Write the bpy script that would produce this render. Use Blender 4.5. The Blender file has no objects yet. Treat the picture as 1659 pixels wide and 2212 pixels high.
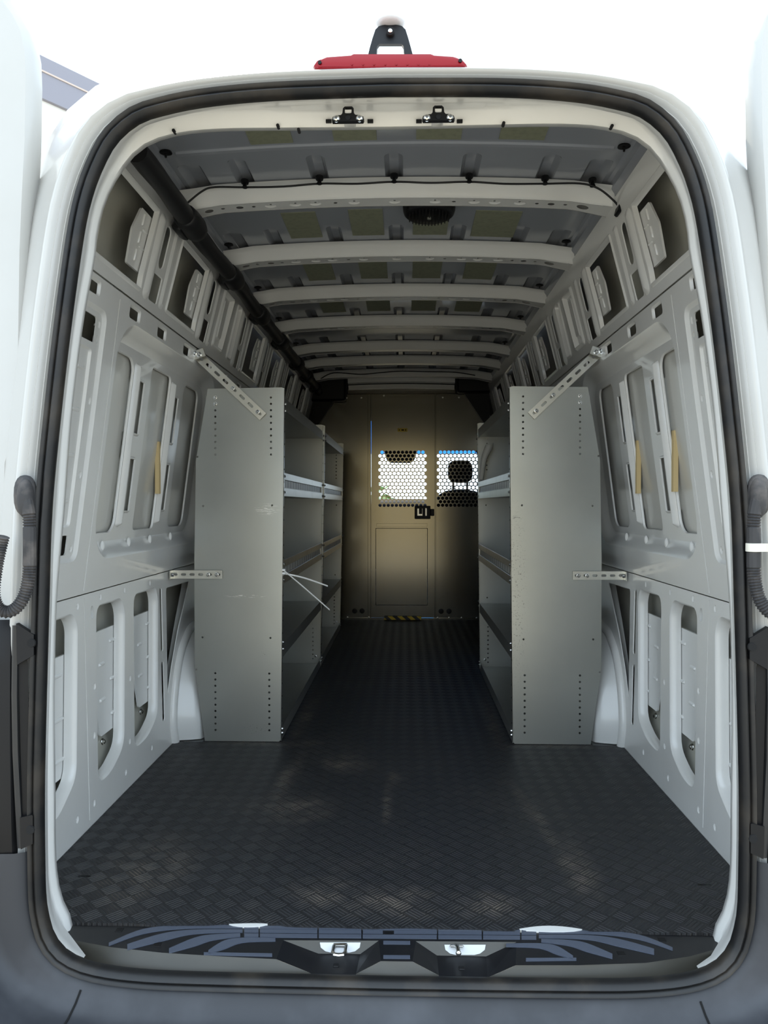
import bpy, bmesh, math, random
from mathutils import Vector, Matrix
from mathutils.geometry import delaunay_2d_cdt
random.seed(4)
S = bpy.context.scene
COL = S.collection
R = math.radians

# ------------------------------------------------------------------ camera
F, IW, IH = 1650.0, 1659, 2212
VPX, VPY = 877.0, 1090.0
CX, CZ = 0.037, 0.92
yaw = math.atan((VPX - IW / 2) / F)
pit = math.atan((IH / 2 - VPY) / F)
FW = Vector((-math.sin(yaw) * math.cos(pit), math.cos(yaw) * math.cos(pit), -math.sin(pit)))
RT = Vector((math.cos(yaw), math.sin(yaw), 0))
UP = RT.cross(FW)
CAM = Vector((CX, 0, CZ))
cd = bpy.data.cameras.new('camera')
cd.sensor_fit = 'VERTICAL'
cd.sensor_height = 36
cd.lens = F * 36 / IH
cd.clip_start = 0.02
cam = bpy.data.objects.new('camera', cd)
m = Matrix((RT, UP, -FW)).transposed().to_4x4()
m.translation = CAM
cam.matrix_world = m
COL.objects.link(cam)
S.camera = cam


def at(px, py, Y):
    d = FW * F + RT * (px - IW / 2) + UP * (IH / 2 - py)
    return CAM + d * (Y / d.y)


# ------------------------------------------------------------------ world, sun, exposure
w = bpy.data.worlds.new('world')
S.world = w
w.use_nodes = True
bg = w.node_tree.nodes['Background']
bg.inputs[0].default_value = (0.72, 0.86, 1.0, 1)
bg.inputs[1].default_value = 1.05
sd = bpy.data.lights.new('sun', 'SUN')
sd.energy = 2.4
sd.angle = R(0.6)
sd.color = (1.0, 0.90, 0.74)
so = bpy.data.objects.new('sun', sd)
so.rotation_euler = Vector((0.30, -0.62, -1.0)).to_track_quat('-Z', 'Y').to_euler()
so.location = (0, 0, 8)
COL.objects.link(so)
vs = S.view_settings
vs.view_transform = 'Standard'
vs.look = 'None'
vs.gamma = 1
vs.use_curve_mapping = False
vs.exposure = 1.4


# ------------------------------------------------------------------ materials
def lin(c):
    c /= 255.0
    return c / 12.92 if c <= 0.04045 else ((c + 0.055) / 1.055) ** 2.4


def rgb(r, g, b):
    return (lin(r), lin(g), lin(b), 1)


class N:
    """tiny node-graph helper"""
    def __init__(s, name):
        s.m = bpy.data.materials.new(name)
        s.m.use_nodes = True
        s.t = s.m.node_tree
        s.p = s.t.nodes['Principled BSDF']

    def n(s, typ, **kw):
        nd = s.t.nodes.new(typ)
        for k, v in kw.items():
            setattr(nd, k, v)
        return nd

    def put(s, sock, v):
        if hasattr(v, 'is_linked'):
            s.t.links.new(v, sock)
        else:
            sock.default_value = v

    def math(s, op, a, b=0.0):
        nd = s.n('ShaderNodeMath', operation=op)
        s.put(nd.inputs[0], a)
        s.put(nd.inputs[1], b)
        return nd.outputs[0]

    def noise(s, scale, detail=3, vec=None, rough=0.55):
        nd = s.n('ShaderNodeTexNoise')
        nd.inputs['Scale'].default_value = scale
        nd.inputs['Detail'].default_value = detail
        nd.inputs['Roughness'].default_value = rough
        s.t.links.new(vec if vec else s.obj(), nd.inputs['Vector'])
        return nd.outputs[0]

    def obj(s):
        g = s.n('ShaderNodeNewGeometry')
        return g.outputs['Position']

    def ramp(s, fac, stops):
        nd = s.n('ShaderNodeValToRGB')
        e = nd.color_ramp.elements
        while len(e) < len(stops):
            e.new(0.5)
        for i, (p, c) in enumerate(stops):
            e[i].position = p
            e[i].color = c
        s.t.links.new(fac, nd.inputs[0])
        return nd.outputs[0]

    def mix(s, fac, a, b):
        nd = s.n('ShaderNodeMix', data_type='RGBA')
        s.put(nd.inputs[0], fac)
        s.put(nd.inputs[6], a)
        s.put(nd.inputs[7], b)
        return nd.outputs[2]

    def mask(s, c, r, soft=0.6, rot=0.0):
        """soft ellipsoid of wear around a point of the object"""
        mp_ = s.n('ShaderNodeMapping')
        mp_.vector_type = 'TEXTURE'
        mp_.inputs['Location'].default_value = c
        mp_.inputs['Rotation'].default_value = (0, 0, rot)
        mp_.inputs['Scale'].default_value = r
        s.t.links.new(s.obj(), mp_.inputs[0])
        ln = s.n('ShaderNodeVectorMath', operation='LENGTH')
        s.t.links.new(mp_.outputs[0], ln.inputs[0])
        mr = s.n('ShaderNodeMapRange')
        mr.inputs[1].default_value = 1.0
        mr.inputs[2].default_value = 1.0 - soft
        s.t.links.new(ln.outputs[1], mr.inputs[0])
        return mr.outputs[0]

    def sum(s, lst):
        o = lst[0]
        for q in lst[1:]:
            o = s.math('MAXIMUM', o, q)
        return o

    def set(s, **kw):
        for k, v in kw.items():
            s.put(s.p.inputs[k.replace('_', ' ')], v)
        return s

    def bump(s, h, strength=0.3, dist=0.01):
        nd = s.n('ShaderNodeBump')
        nd.inputs['Strength'].default_value = strength
        nd.inputs['Distance'].default_value = dist
        s.t.links.new(h, nd.inputs['Height'])
        s.t.links.new(nd.outputs[0], s.p.inputs['Normal'])


def simple(name, c, rough=0.5, metal=0.0, coat=0.0, var=0.0, vscale=6, vc=None, spec=0.5):
    k = N(name)
    k.set(Roughness=rough, Metallic=metal)
    k.p.inputs['Coat Weight'].default_value = coat
    k.p.inputs['Coat Roughness'].default_value = 0.08
    k.p.inputs['Specular IOR Level'].default_value = spec
    if var:
        f = k.noise(vscale, 5)
        f = k.ramp(f, [(0.45, (0, 0, 0, 1)), (0.75, (var, var, var, 1))])
        k.set(Base_Color=k.mix(f, c, vc or rgb(90, 84, 76)))
    else:
        k.set(Base_Color=c)
    return k.m


M = {}
M['paint'] = simple('white_body_paint', rgb(226, 226, 223), 0.28, coat=0.35)
M['ext'] = simple('white_exterior_paint', rgb(204, 206, 208), 0.22, coat=0.6)
# interior paint with scuffs
k = N('scuffed_interior_paint')
f1 = k.ramp(k.noise(3.0, 6), [(0.52, (0, 0, 0, 1)), (0.8, (.25, .25, .25, 1))])
f2 = k.ramp(k.noise(38.0, 6, rough=0.7), [(0.66, (0, 0, 0, 1)), (0.74, (.45, .45, .45, 1))])
base = k.mix(f1, rgb(226, 225, 221), rgb(192, 188, 180))
k.set(Base_Color=k.mix(k.math('MULTIPLY', f2, f1), base, rgb(70, 66, 62)), Roughness=0.3)
k.p.inputs['Coat Weight'].default_value = 0.5
k.p.inputs['Coat Roughness'].default_value = 0.06
M['inner'] = k.m
M['jamb'] = simple('white_frame_paint', rgb(184, 183, 179), 0.3, coat=0.4, var=0.25, vscale=3, vc=rgb(160, 156, 148))
M['skin'] = simple('thin_primer_paint', rgb(190, 188, 176), 0.4, coat=0.15, var=0.25, vscale=4, vc=rgb(150, 145, 128))
M['skin2'] = simple('outer_skin_paint', rgb(208, 206, 198), 0.3, coat=0.5)
M['roofpaint'] = simple('roof_primer', rgb(150, 153, 160), 0.25, coat=0.5)
M['black'] = simple('black_plastic', rgb(15, 15, 17), 0.5, spec=0.3)
M['trim'] = simple('textured_black_trim', rgb(30, 31, 33), 0.42, var=0.3, vscale=9, vc=rgb(62, 60, 56))
M['deck'] = simple('black_sill_deck', rgb(18, 19, 23), 0.4, var=0.2, vscale=9, vc=rgb(52, 50, 48))
M['fascia'] = simple('sill_plastic_ground_sheen', rgb(64, 62, 56), 0.38, var=0.25, vscale=7, vc=rgb(88, 84, 76))  # sill plastic lightened to olive for ground reflection on rear-facing faces
M['tread'] = simple('smooth_tread_strip', rgb(78, 84, 97), 0.3)
M['rubber'] = simple('black_rubber', rgb(20, 20, 21), 0.45, var=0.5, vscale=11, vc=rgb(74, 66, 56))
M['hose'] = simple('dusty_rubber_hose', rgb(52, 51, 52), 0.7, var=0.7, vscale=25, vc=rgb(112, 104, 98))
M['bumper'] = simple('grey_bumper_plastic', rgb(46, 48, 53), 0.5, var=0.35, vscale=5, vc=rgb(100, 102, 108))
M['sleeve'] = simple('black_loom_sleeve', rgb(15, 15, 17), 0.55)
M['zinc'] = simple('zinc_steel', rgb(214, 212, 202), 0.32, metal=0.9, var=0.2, vscale=14, vc=rgb(150, 148, 140))
M['chrome'] = simple('bright_steel', rgb(225, 225, 222), 0.18, metal=1.0)
M['red'] = None
M['felt'] = simple('olive_felt_pad', rgb(132, 134, 112), 0.95, var=0.3, vscale=60)
M['foam'] = simple('yellow_foam', rgb(214, 190, 140), 0.9)
M['dark'] = simple('dark_cavity', rgb(14, 14, 15), 0.9)
M['tie'] = simple('white_nylon', rgb(232, 232, 230), 0.45)
M['sheath'] = simple('grey_plastic_sheath', rgb(204, 202, 194), 0.5)
M['tape'] = simple('masking_tape', rgb(222, 218, 205), 0.8)
M['seat'] = simple('dark_seat_cloth', rgb(24, 24, 27), 0.9)
M['dash'] = simple('dark_dashboard', rgb(30, 30, 32), 0.7)
M['yellow'] = simple('yellow_sticker', rgb(216, 184, 40), 0.5)
M['bark'] = simple('bark', rgb(84, 70, 55), 0.9)
M['leaf'] = simple('green_leaves', rgb(92, 122, 62), 0.7, var=0.6, vscale=8, vc=rgb(140, 150, 100))
M['wallbld'] = simple('white_render_wall', rgb(232, 230, 224), 0.8)
M['band'] = simple('grey_parapet', rgb(140, 138, 146), 0.7)
M['line'] = simple('panel_joint', rgb(196, 180, 168), 0.8)
M['alu'] = simple('brushed_lip', rgb(196, 194, 186), 0.3, metal=0.85, var=0.25, vscale=10, vc=rgb(130, 128, 122))

# shelf metal: satin grey paint with scuffs and pale scrapes
k = N('grey_powder_coated_steel')
f1 = k.ramp(k.noise(2.6, 5), [(0.45, (0, 0, 0, 1)), (0.75, (.5, .5, .5, 1))])
mp = k.n('ShaderNodeMapping')
mp.inputs['Scale'].default_value = (9, 9, 60)
k.t.links.new(k.obj(), mp.inputs[0])
f2 = k.ramp(k.noise(3.0, 7, vec=mp.outputs[0], rough=0.75), [(0.69, (0, 0, 0, 1)), (0.76, (.7, .7, .7, 1))])
c = k.mix(f1, rgb(176, 178, 173), rgb(158, 160, 157))
mp2 = k.n('ShaderNodeMapping')
mp2.inputs['Scale'].default_value = (14, 14, 130)
mp2.inputs['Rotation'].default_value = (0, R(8), 0)
k.t.links.new(k.obj(), mp2.inputs[0])
scr = k.ramp(k.noise(3.0, 4, vec=mp2.outputs[0], rough=0.6), [(0.56, (0, 0, 0, 1)), (0.62, (1, 1, 1, 1))])
wm = k.sum([k.mask((-.50, 2.94, .90), (.055, .2, .028)), k.mask((-.58, 2.94, .565), (.10, .2, .008))])
c = k.mix(k.math('MULTIPLY', scr, wm), c, rgb(226, 226, 222))
spk = k.ramp(k.noise(190.0, 3, rough=0.6), [(0.60, (0, 0, 0, 1)), (0.68, (1, 1, 1, 1))])
dm_ = k.math('MULTIPLY', k.sum([k.mask((.455, 2.94, .58), (.055, .2, .42), .8), k.mask((-.545, 2.94, .05), (.06, .2, .022)), k.mask((-.51, 2.94, .345), (.03, .2, .014))]), 0.75)
c = k.mix(k.math('MULTIPLY', spk, dm_), c, rgb(44, 42, 40))
dsc = k.math('MULTIPLY', scr, k.sum([k.mask((.462, 2.94, .87), (.022, .2, .010)), k.mask((.472, 2.94, .845), (.018, .2, .006))]))
c = k.mix(dsc, c, rgb(40, 38, 36))
k.set(Base_Color=k.mix(k.math('MULTIPLY', f2, 0.5), c, rgb(196, 196, 190)), Roughness=0.34, Metallic=0.8)
M['shelf'] = k.m
# partition metal: darker bare steel with grime
k = N('scuffed_partition_steel')
f1 = k.ramp(k.noise(4.0, 6), [(0.5, (0, 0, 0, 1)), (0.8, (.8, .8, .8, 1))])
f2 = k.ramp(k.noise(22.0, 6, rough=0.7), [(0.6, (0, 0, 0, 1)), (0.75, (1, 1, 1, 1))])
c = k.mix(k.math('MULTIPLY', f1, f2), rgb(122, 120, 112), rgb(56, 50, 42))
k.set(Base_Color=c, Roughness=0.17, Metallic=0.92)
M['part'] = k.m

# tread-plate rubber mat
k = N('tread_plate_rubber')
sep = k.n('ShaderNodeSeparateXYZ')
k.t.links.new(k.obj(), sep.inputs[0])
x, y = sep.outputs[0], sep.outputs[1]
u = k.math('MULTIPLY', k.math('ADD', x, y), 1 / 0.058)
v = k.math('MULTIPLY', k.math('SUBTRACT', x, y), 1 / 0.058)
par = k.math('MODULO', k.math('ADD', k.math('ADD', k.math('FLOOR', u), k.math('FLOOR', v)), 2000.0), 2.0)
su = k.math('SINE', k.math('MULTIPLY', u, 2 * math.pi * 5))
sv = k.math('SINE', k.math('MULTIPLY', v, 2 * math.pi * 5))
st = k.math('ADD', k.math('MULTIPLY', su, par), k.math('MULTIPLY', sv, k.math('SUBTRACT', 1.0, par)))
fu = k.math('ABSOLUTE', k.math('SUBTRACT', k.math('FRACT', u), 0.5))
fv = k.math('ABSOLUTE', k.math('SUBTRACT', k.math('FRACT', v), 0.5))
edge = k.math('GREATER_THAN', k.math('MAXIMUM', fu, fv), 0.455)
h = k.math('MULTIPLY', k.math('MAXIMUM', st, -0.3), k.math('SUBTRACT', 1.0, edge))
d1 = k.ramp(k.noise(2.4, 6, rough=0.62), [(0.5, (0, 0, 0, 1)), (0.78, (1, 1, 1, 1))])
d2 = k.ramp(k.noise(14.0, 5, rough=0.7), [(0.42, (.15, .15, .15, 1)), (0.7, (1, 1, 1, 1))])
wear = k.sum([k.mask((-.36, 2.55, 0), (.045, .30, .2), .9, R(-4)), k.mask((-.30, 2.30, 0), (.16, .14, .2), .9), k.mask((-.005, 2.56, 0), (.035, .09, .2), .8), k.mask((-.02, 2.35, 0), (.02, .2, .2), .9), k.mask((-.16, 1.80, 0), (.11, .085, .2), .9), k.mask((.0, 1.76, 0), (.16, .10, .2), .95),
              k.mask((.42, 2.25, 0), (.03, .45, .2), .9, R(8)), k.mask((.47, 1.95, 0), (.06, .22, .2), .9), k.mask((.22, 1.75, 0), (.12, .08, .2), .95), k.mask((-.50, 2.93, 0), (.30, .05, .2), .9), k.mask((.60, 2.92, 0), (.30, .04, .2), .9), k.mask((-.40, 3.3, 0), (.04, .5, .2), .9), k.mask((.40, 3.3, 0), (.04, .5, .2), .9), k.mask((-.18, 2.70, 0), (.12, .12, .2), .9), k.mask((-.62, 1.9, 0), (.15, .25, .2), 1.0)])
dust = k.math('MULTIPLY', k.math('ADD', k.math('MULTIPLY', d1, 0.3), k.math('MULTIPLY', wear, 0.85)), d2)
dust = k.math('MULTIPLY', dust, k.math('ADD', 0.45, k.math('MULTIPLY', st, 0.4)))
c = k.mix(dust, rgb(38, 39, 42), rgb(158, 144, 128))
c = k.mix(k.math('MULTIPLY', edge, 0.7), c, rgb(14, 14, 16))
k.set(Base_Color=c, Roughness=k.math('ADD', 0.5, k.math('MULTIPLY', par, 0.09)))
k.bump(h, 0.9, 0.003)
M['mat'] = k.m

# red lens
k = N('red_lens')
k.set(Base_Color=rgb(140, 6, 20), Roughness=0.15)
k.p.inputs['Specular IOR Level'].default_value = 0.3
M['red'] = k.m
# concrete ground
k = N('sunlit_concrete')
f1 = k.noise(0.8, 6)
k.set(Base_Color=k.mix(f1, rgb(150, 143, 130), rgb(178, 170, 156)), Roughness=0.9)
M['ground'] = k.m
# hazard tape
k = N('hazard_stripes')
sep = k.n('ShaderNodeSeparateXYZ')
k.t.links.new(k.obj(), sep.inputs[0])
s = k.math('MULTIPLY', k.math('ADD', sep.outputs[0], k.math('MULTIPLY', sep.outputs[2], 1.2)), 1 / 0.077)
k.set(Base_Color=k.mix(k.math('GREATER_THAN', k.math('FRACT', s), 0.5), rgb(214, 180, 40), rgb(20, 20, 20)), Roughness=0.5)
M['hazard'] = k.m
# printed ruler strip
k = N('ruled_label_strip')
sep = k.n('ShaderNodeSeparateXYZ')
k.t.links.new(k.obj(), sep.inputs[0])
s = k.math('FRACT', k.math('MULTIPLY', sep.outputs[1], 1 / 0.075))
tick = k.math('LESS_THAN', s, 0.14)
k.set(Base_Color=k.mix(tick, rgb(205, 205, 200), rgb(78, 78, 76)), Roughness=0.45, Metallic=0.3)
M['ruler'] = k.m


def glass(name, col, mixf):
    mt = bpy.data.materials.new(name)
    mt.use_nodes = True
    t = mt.node_tree
    t.nodes.remove(t.nodes['Principled BSDF'])
    tr = t.nodes.new('ShaderNodeBsdfTransparent')
    tr.inputs[0].default_value = col
    gl = t.nodes.new('ShaderNodeBsdfGlossy')
    gl.inputs['Roughness'].default_value = 0.03
    mx = t.nodes.new('ShaderNodeMixShader')
    mx.inputs[0].default_value = mixf
    t.links.new(tr.outputs[0], mx.inputs[1])
    t.links.new(gl.outputs[0], mx.inputs[2])
    t.links.new(mx.outputs[0], t.nodes['Material Output'].inputs[0])
    return mt


M['glass'] = glass('clear_windscreen_glass', (0.93, 0.96, 0.95, 1), 0.05)
M['bluetint'] = glass('blue_tinted_glass', (0.04, 0.22, 0.62, 1), 0.05)


# ------------------------------------------------------------------ object helpers
def tag(o, label=None, cat=None, group=None, kind=None):
    for kk, vv in (('label', label), ('category', cat), ('group', group), ('kind', kind)):
        if vv:
            o[kk] = vv
    return o


def empty(name, loc, label, cat, group=None, kind=None):
    o = bpy.data.objects.new(name, None)
    o.location = loc
    o.empty_display_size = 0.05
    COL.objects.link(o)
    return tag(o, label, cat, group, kind)


def link(name, me, parent=None):
    o = bpy.data.objects.new(name, me)
    COL.objects.link(o)
    if parent is not None:
        o.parent = parent
        inv = Matrix.Translation(-origin(parent))
        o.matrix_parent_inverse = inv
    return o


def origin(o):
    v = Vector(o.location)
    return v


def mesh(name, verts, faces, mat, parent=None, smooth=None, flat=None):
    me = bpy.data.meshes.new(name)
    me.from_pydata([tuple(p) for p in verts], [], faces)
    me.materials.append(mat)
    if smooth:
        for p in me.polygons:
            p.use_smooth = not (flat and p.index in flat)
        me.set_sharp_from_angle(angle=R(smooth))
    me.update()
    return link(name, me, parent)


def copy_tree(o, parent=None):
    c = o.copy()
    COL.objects.link(c)
    if parent is not None:
        c.parent = parent
    for ch in o.children:
        copy_tree(ch, c)
    return c


class MB:
    def __init__(s):
        s.v, s.f = [], []

    def quad_grid(s, rows, closed=False, cap=False):
        b = len(s.v)
        n = len(rows[0])
        for r in rows:
            s.v += [Vector(p) for p in r]
        for i in range(len(rows) - 1):
            for j in range(n if closed else n - 1):
                a, c = b + i * n + j, b + i * n + (j + 1) % n
                s.f.append((a, c, c + n, a + n))
        if cap:
            s.f.append(tuple(b + j for j in range(n))[::-1])
            e = b + (len(rows) - 1) * n
            s.f.append(tuple(e + j for j in range(n)))
        return s

    def box(s, c, d, rot=None, ch=0.0):
        c = Vector(c)
        hx, hy, hz = d[0] / 2, d[1] / 2, d[2] / 2
        ch = min(ch, hx * .9, hy * .9, hz * .9)
        rows = []
        if ch <= 0:
            prof = [(-hx, -hy), (hx, -hy), (hx, hy), (-hx, hy)]
            lev = [(-hz, 0), (hz, 0)]
        else:
            prof = None
            lev = [(-hz, ch), (-hz + ch, 0), (hz - ch, 0), (hz, ch)]
        for z, ins in lev:
            if prof:
                q = prof
            else:
                a, b_, t = hx - ins, hy - ins, ch
                t = min(t, a, b_)
                q = [(-a + t, -b_), (a - t, -b_), (a, -b_ + t), (a, b_ - t), (a - t, b_), (-a + t, b_), (-a, b_ - t), (-a, -b_ + t)]
            row = [Vector((x_, y_, z)) for x_, y_ in q]
            if rot:
                row = [rot @ p for p in row]
            rows.append([p + c for p in row])
        return s.quad_grid(rows, True, True)

    def bx(s, x0, x1, y0, y1, z0, z1, ch=0.0):
        return s.box(((x0 + x1) / 2, (y0 + y1) / 2, (z0 + z1) / 2), (abs(x1 - x0), abs(y1 - y0), abs(z1 - z0)), None, ch)

    def tube(s, path, r, n=10, cap=True):
        path = [Vector(p) for p in path]
        rr = r if isinstance(r, (list, tuple)) else [r] * len(path)
        rows = []
        up = None
        for i, p in enumerate(path):
            t = (path[min(i + 1, len(path) - 1)] - path[max(i - 1, 0)]).normalized()
            if up is None:
                up = Vector((0, 0, 1)) if abs(t.z) < 0.9 else Vector((0, 1, 0))
            a = t.cross(up).normalized()
            up = a.cross(t).normalized()
            rows.append([p + (a * math.cos(q) + up * math.sin(q)) * rr[i] for q in [2 * math.pi * j / n for j in range(n)]])
        return s.quad_grid(rows, True, cap)

    def ell(s, c, rx, ry, rz, n=14, mrow=8, power=1.0):
        c = Vector(c)
        rows = []
        sg = lambda t: math.copysign(abs(t) ** power, t)
        for i in range(mrow + 1):
            a = -math.pi / 2 + math.pi * (0.02 + 0.96 * i / mrow)
            rows.append([c + Vector((rx * sg(math.cos(a)) * sg(math.cos(q)), ry * sg(math.cos(a)) * sg(math.sin(q)), rz * sg(math.sin(a)))) for q in [2 * math.pi * j / n for j in range(n)]])
        return s.quad_grid(rows, True, True)

    def prism(s, poly, vec):
        vec = Vector(vec)
        return s.quad_grid([[Vector(p) for p in poly], [Vector(p) + vec for p in poly]], True, True)

    def build(s, name, mat, parent=None, smooth=40):
        return mesh(name, s.v, s.f, mat, parent, smooth)


def rrect(a0, a1, b0, b1, r, n=4):
    """counter-clockwise rounded rectangle"""
    r = min(r, (a1 - a0) / 2 * .999, (b1 - b0) / 2 * .999)
    out = []
    for cx, cy, s in ((a1 - r, b0 + r, -90), (a1 - r, b1 - r, 0), (a0 + r, b1 - r, 90), (a0 + r, b0 + r, 180)):
        for i in range(n + 1):
            t = R(s + 90 * i / n)
            out.append((cx + r * math.cos(t), cy + r * math.sin(t)))
    return out


def circ(a, b, ra, rb=None, n=8):
    rb = rb or ra
    return [(a + ra * math.cos(2 * math.pi * i / n), b + rb * math.sin(2 * math.pi * i / n)) for i in range(n)]


def roundpoly(pts, r, n=4):
    """round the corners of a ccw polygon"""
    out = []
    L = len(pts)
    for i in range(L):
        p0, p1, p2 = Vector(pts[i - 1]), Vector(pts[i]), Vector(pts[(i + 1) % L])
        d0, d2 = (p0 - p1), (p2 - p1)
        rr = min(r, d0.length * .45, d2.length * .45)
        a, b = p1 + d0.normalized() * rr, p1 + d2.normalized() * rr
        for j in range(n + 1):
            t = j / n
            q = a * (1 - t) ** 2 + p1 * 2 * t * (1 - t) + b * t * t
            out.append((q.x, q.y))
    return out


def inset(poly, d):
    out = []
    L = len(poly)
    for i in range(L):
        p0, p1, p2 = Vector(poly[i - 1]), Vector(poly[i]), Vector(poly[(i + 1) % L])
        e0, e1 = (p1 - p0), (p2 - p1)
        if e0.length < 1e-9 or e1.length < 1e-9:
            out.append(tuple(p1))
            continue
        n0 = Vector((-e0.y, e0.x)).normalized()
        n1 = Vector((-e1.y, e1.x)).normalized()
        nn = (n0 + n1)
        nn = nn.normalized() / max(0.5, nn.normalized().dot(n0))
        out.append(tuple(p1 + nn * d))
    return out


def inside(p, poly):
    c = False
    x_, y_ = p
    L = len(poly)
    for i in range(L):
        x1, y1 = poly[i]
        x2, y2 = poly[(i + 1) % L]
        if (y1 > y_) != (y2 > y_) and x_ < (x2 - x1) * (y_ - y1) / (y2 - y1) + x1:
            c = not c
    return c


def area2(poly):
    return sum(poly[i][0] * poly[(i + 1) % len(poly)][1] - poly[(i + 1) % len(poly)][0] * poly[i][1] for i in range(len(poly)))


def triang(poly, holes, extra=()):
    vs_, es = [], []
    for lp in [poly] + list(holes):
        b = len(vs_)
        vs_ += [Vector(p) for p in lp]
        es += [(b + i, b + (i + 1) % len(lp)) for i in range(len(lp))]
    vs_ += [Vector(p) for p in extra]
    r = delaunay_2d_cdt(vs_, es, [], 0, 1e-6)
    ov, of = r[0], r[2]
    keep = []
    boxes = [(min(p[0] for p in h), max(p[0] for p in h), min(p[1] for p in h), max(p[1] for p in h)) for h in holes]
    for f in of:
        cx = sum(ov[i][0] for i in f) / len(f)
        cy = sum(ov[i][1] for i in f) / len(f)
        if not inside((cx, cy), poly):
            continue
        bad = False
        for bxx, h in zip(boxes, holes):
            if bxx[0] <= cx <= bxx[1] and bxx[2] <= cy <= bxx[3] and inside((cx, cy), h):
                bad = True
                break
        if not bad:
            keep.append(tuple(f))
    return [tuple(p) for p in ov], keep


def feat(o, steps=(), fill=None):
    """pressed feature: outline, list of (inset, depth) steps; fill None = open hole, list = sub features"""
    if area2(o) < 0:
        o = o[::-1]
    return {'o': o, 'steps': steps, 'fill': fill}


class Sheet:
    def __init__(s, mapf):
        s.map, s.v, s.f, s.flat = mapf, [], [], set()

    def region(s, poly, d, feats, extra=()):
        ov, of = triang(poly, [f['o'] for f in feats], extra)
        b = len(s.v)
        s.v += [s.map(p[0], p[1], d) for p in ov]
        for f in of:
            s.flat.add(len(s.f))
            s.f.append(tuple(b + i for i in f))
        for f in feats:
            cur, cdp = f['o'], d
            for ins, dd in f['steps']:
                nx = inset(cur, ins) if ins else cur
                b = len(s.v)
                L = len(cur)
                s.v += [s.map(p[0], p[1], cdp) for p in cur]
                cdp += dd
                s.v += [s.map(p[0], p[1], cdp) for p in nx]
                for i in range(L):
                    j = (i + 1) % L
                    s.f.append((b + i, b + j, b + L + j, b + L + i))
                cur = nx
            if f['fill'] is not None:
                s.region(cur, cdp, f['fill'])
        return s

    def build(s, name, mat, parent=None, smooth=50, allsmooth=False):
        # weld the pressed flanks among themselves; flat fields keep their own corners so no shading bleeds over
        idx, vv, ff = {}, [], []
        for fi, f in enumerate(s.f):
            g = 0 if (allsmooth or fi not in s.flat) else 1
            nf = []
            for i in f:
                p = s.v[i]
                key = (g, round(p[0], 5), round(p[1], 5), round(p[2], 5))
                if key not in idx:
                    idx[key] = len(vv)
                    vv.append(p)
                if idx[key] not in nf:
                    nf.append(idx[key])
            if len(nf) >= 3:
                ff.append((nf, g))
        me = bpy.data.meshes.new(name)
        me.from_pydata([tuple(p) for p in vv], [], [f for f, g in ff])
        me.materials.append(mat)
        for p, (f, g) in zip(me.polygons, ff):
            p.use_smooth = g == 0
        me.set_sharp_from_angle(angle=R(smooth))
        for p, (f, g) in zip(me.polygons, ff):
            p.use_smooth = g == 0
        me.update()
        return link(name, me, parent)


def plate(name, poly, holes, thick, org, ax, bx_, mat, parent=None):
    """flat plate with real holes: local (a,b) -> org + a*ax + b*bx, thickness along ax x bx"""
    org, ax, bx_ = Vector(org), Vector(ax).normalized(), Vector(bx_).normalized()
    nz = ax.cross(bx_).normalized()
    if area2(poly) < 0:
        poly = poly[::-1]
    ov, of = triang(poly, holes)
    P = lambda p, t: org + ax * p[0] + bx_ * p[1] + nz * t
    v = [P(p, 0) for p in ov] + [P(p, -thick) for p in ov]
    n = len(ov)
    f = [t for t in of] + [tuple(n + i for i in t[::-1]) for t in of]
    for lp in [poly] + list(holes):
        b = len(v)
        L = len(lp)
        v += [P(p, 0) for p in lp] + [P(p, -thick) for p in lp]
        f += [(b + i, b + (i + 1) % L, b + L + (i + 1) % L, b + L + i) for i in range(L)]
    return mesh(name, v, f, mat, parent)


def bez(pts, n=12):
    """catmull-rom through 2d/3d points"""
    pts = [Vector(p) for p in pts]
    out = []
    for i in range(len(pts) - 1):
        p0, p1, p2, p3 = pts[max(i - 1, 0)], pts[i], pts[i + 1], pts[min(i + 2, len(pts) - 1)]
        for j in range(n):
            t = j / n
            out.append(0.5 * ((2 * p1) + (p2 - p0) * t + (2 * p0 - 5 * p1 + 4 * p2 - p3) * t * t + (3 * p1 - p0 - 3 * p2 + p3) * t ** 3))
    out.append(pts[-1])
    return out


def resample(pts, n):
    pts = [Vector(p) for p in pts]
    d = [0]
    for a, b in zip(pts, pts[1:]):
        d.append(d[-1] + (b - a).length)
    out = []
    j = 0
    for i in range(n):
        t = d[-1] * i / (n - 1)
        while j < len(d) - 2 and d[j + 1] < t:
            j += 1
        q = (t - d[j]) / max(1e-9, d[j + 1] - d[j])
        out.append(pts[j].lerp(pts[j + 1], q))
    return out


def bolt_mesh():
    b = MB()
    b.tube([(0, 0, 0), (0, -0.0015, 0), (0, -0.0016, 0), (0, -0.006, 0), (0, -0.008, 0)], [0.0085, 0.0085, 0.006, 0.006, 0.0035], 8)
    me = bpy.data.meshes.new('bolt')
    me.from_pydata([tuple(p) for p in b.v], [], b.f)
    me.materials.append(M['chrome'])
    return me


BOLT = bolt_mesh()


def bolt(loc, parent, face='-y', sc=1.0):
    o = link('bolt', BOLT, parent)
    o.location = loc
    o.scale = (sc, sc, sc)
    o.rotation_euler = {'-y': (0, 0, 0), '+x': (0, 0, R(90)), '-x': (0, 0, R(-90)), '-z': (R(90), 0, 0), '+z': (R(-90), 0, 0)}[face]
    return o


# ================================================================== SETTING
PZ = [(-0.25, 0.860), (0.0, 0.863), (0.665, 0.878), (1.52, 0.766), (1.88, 0.678)]


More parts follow.
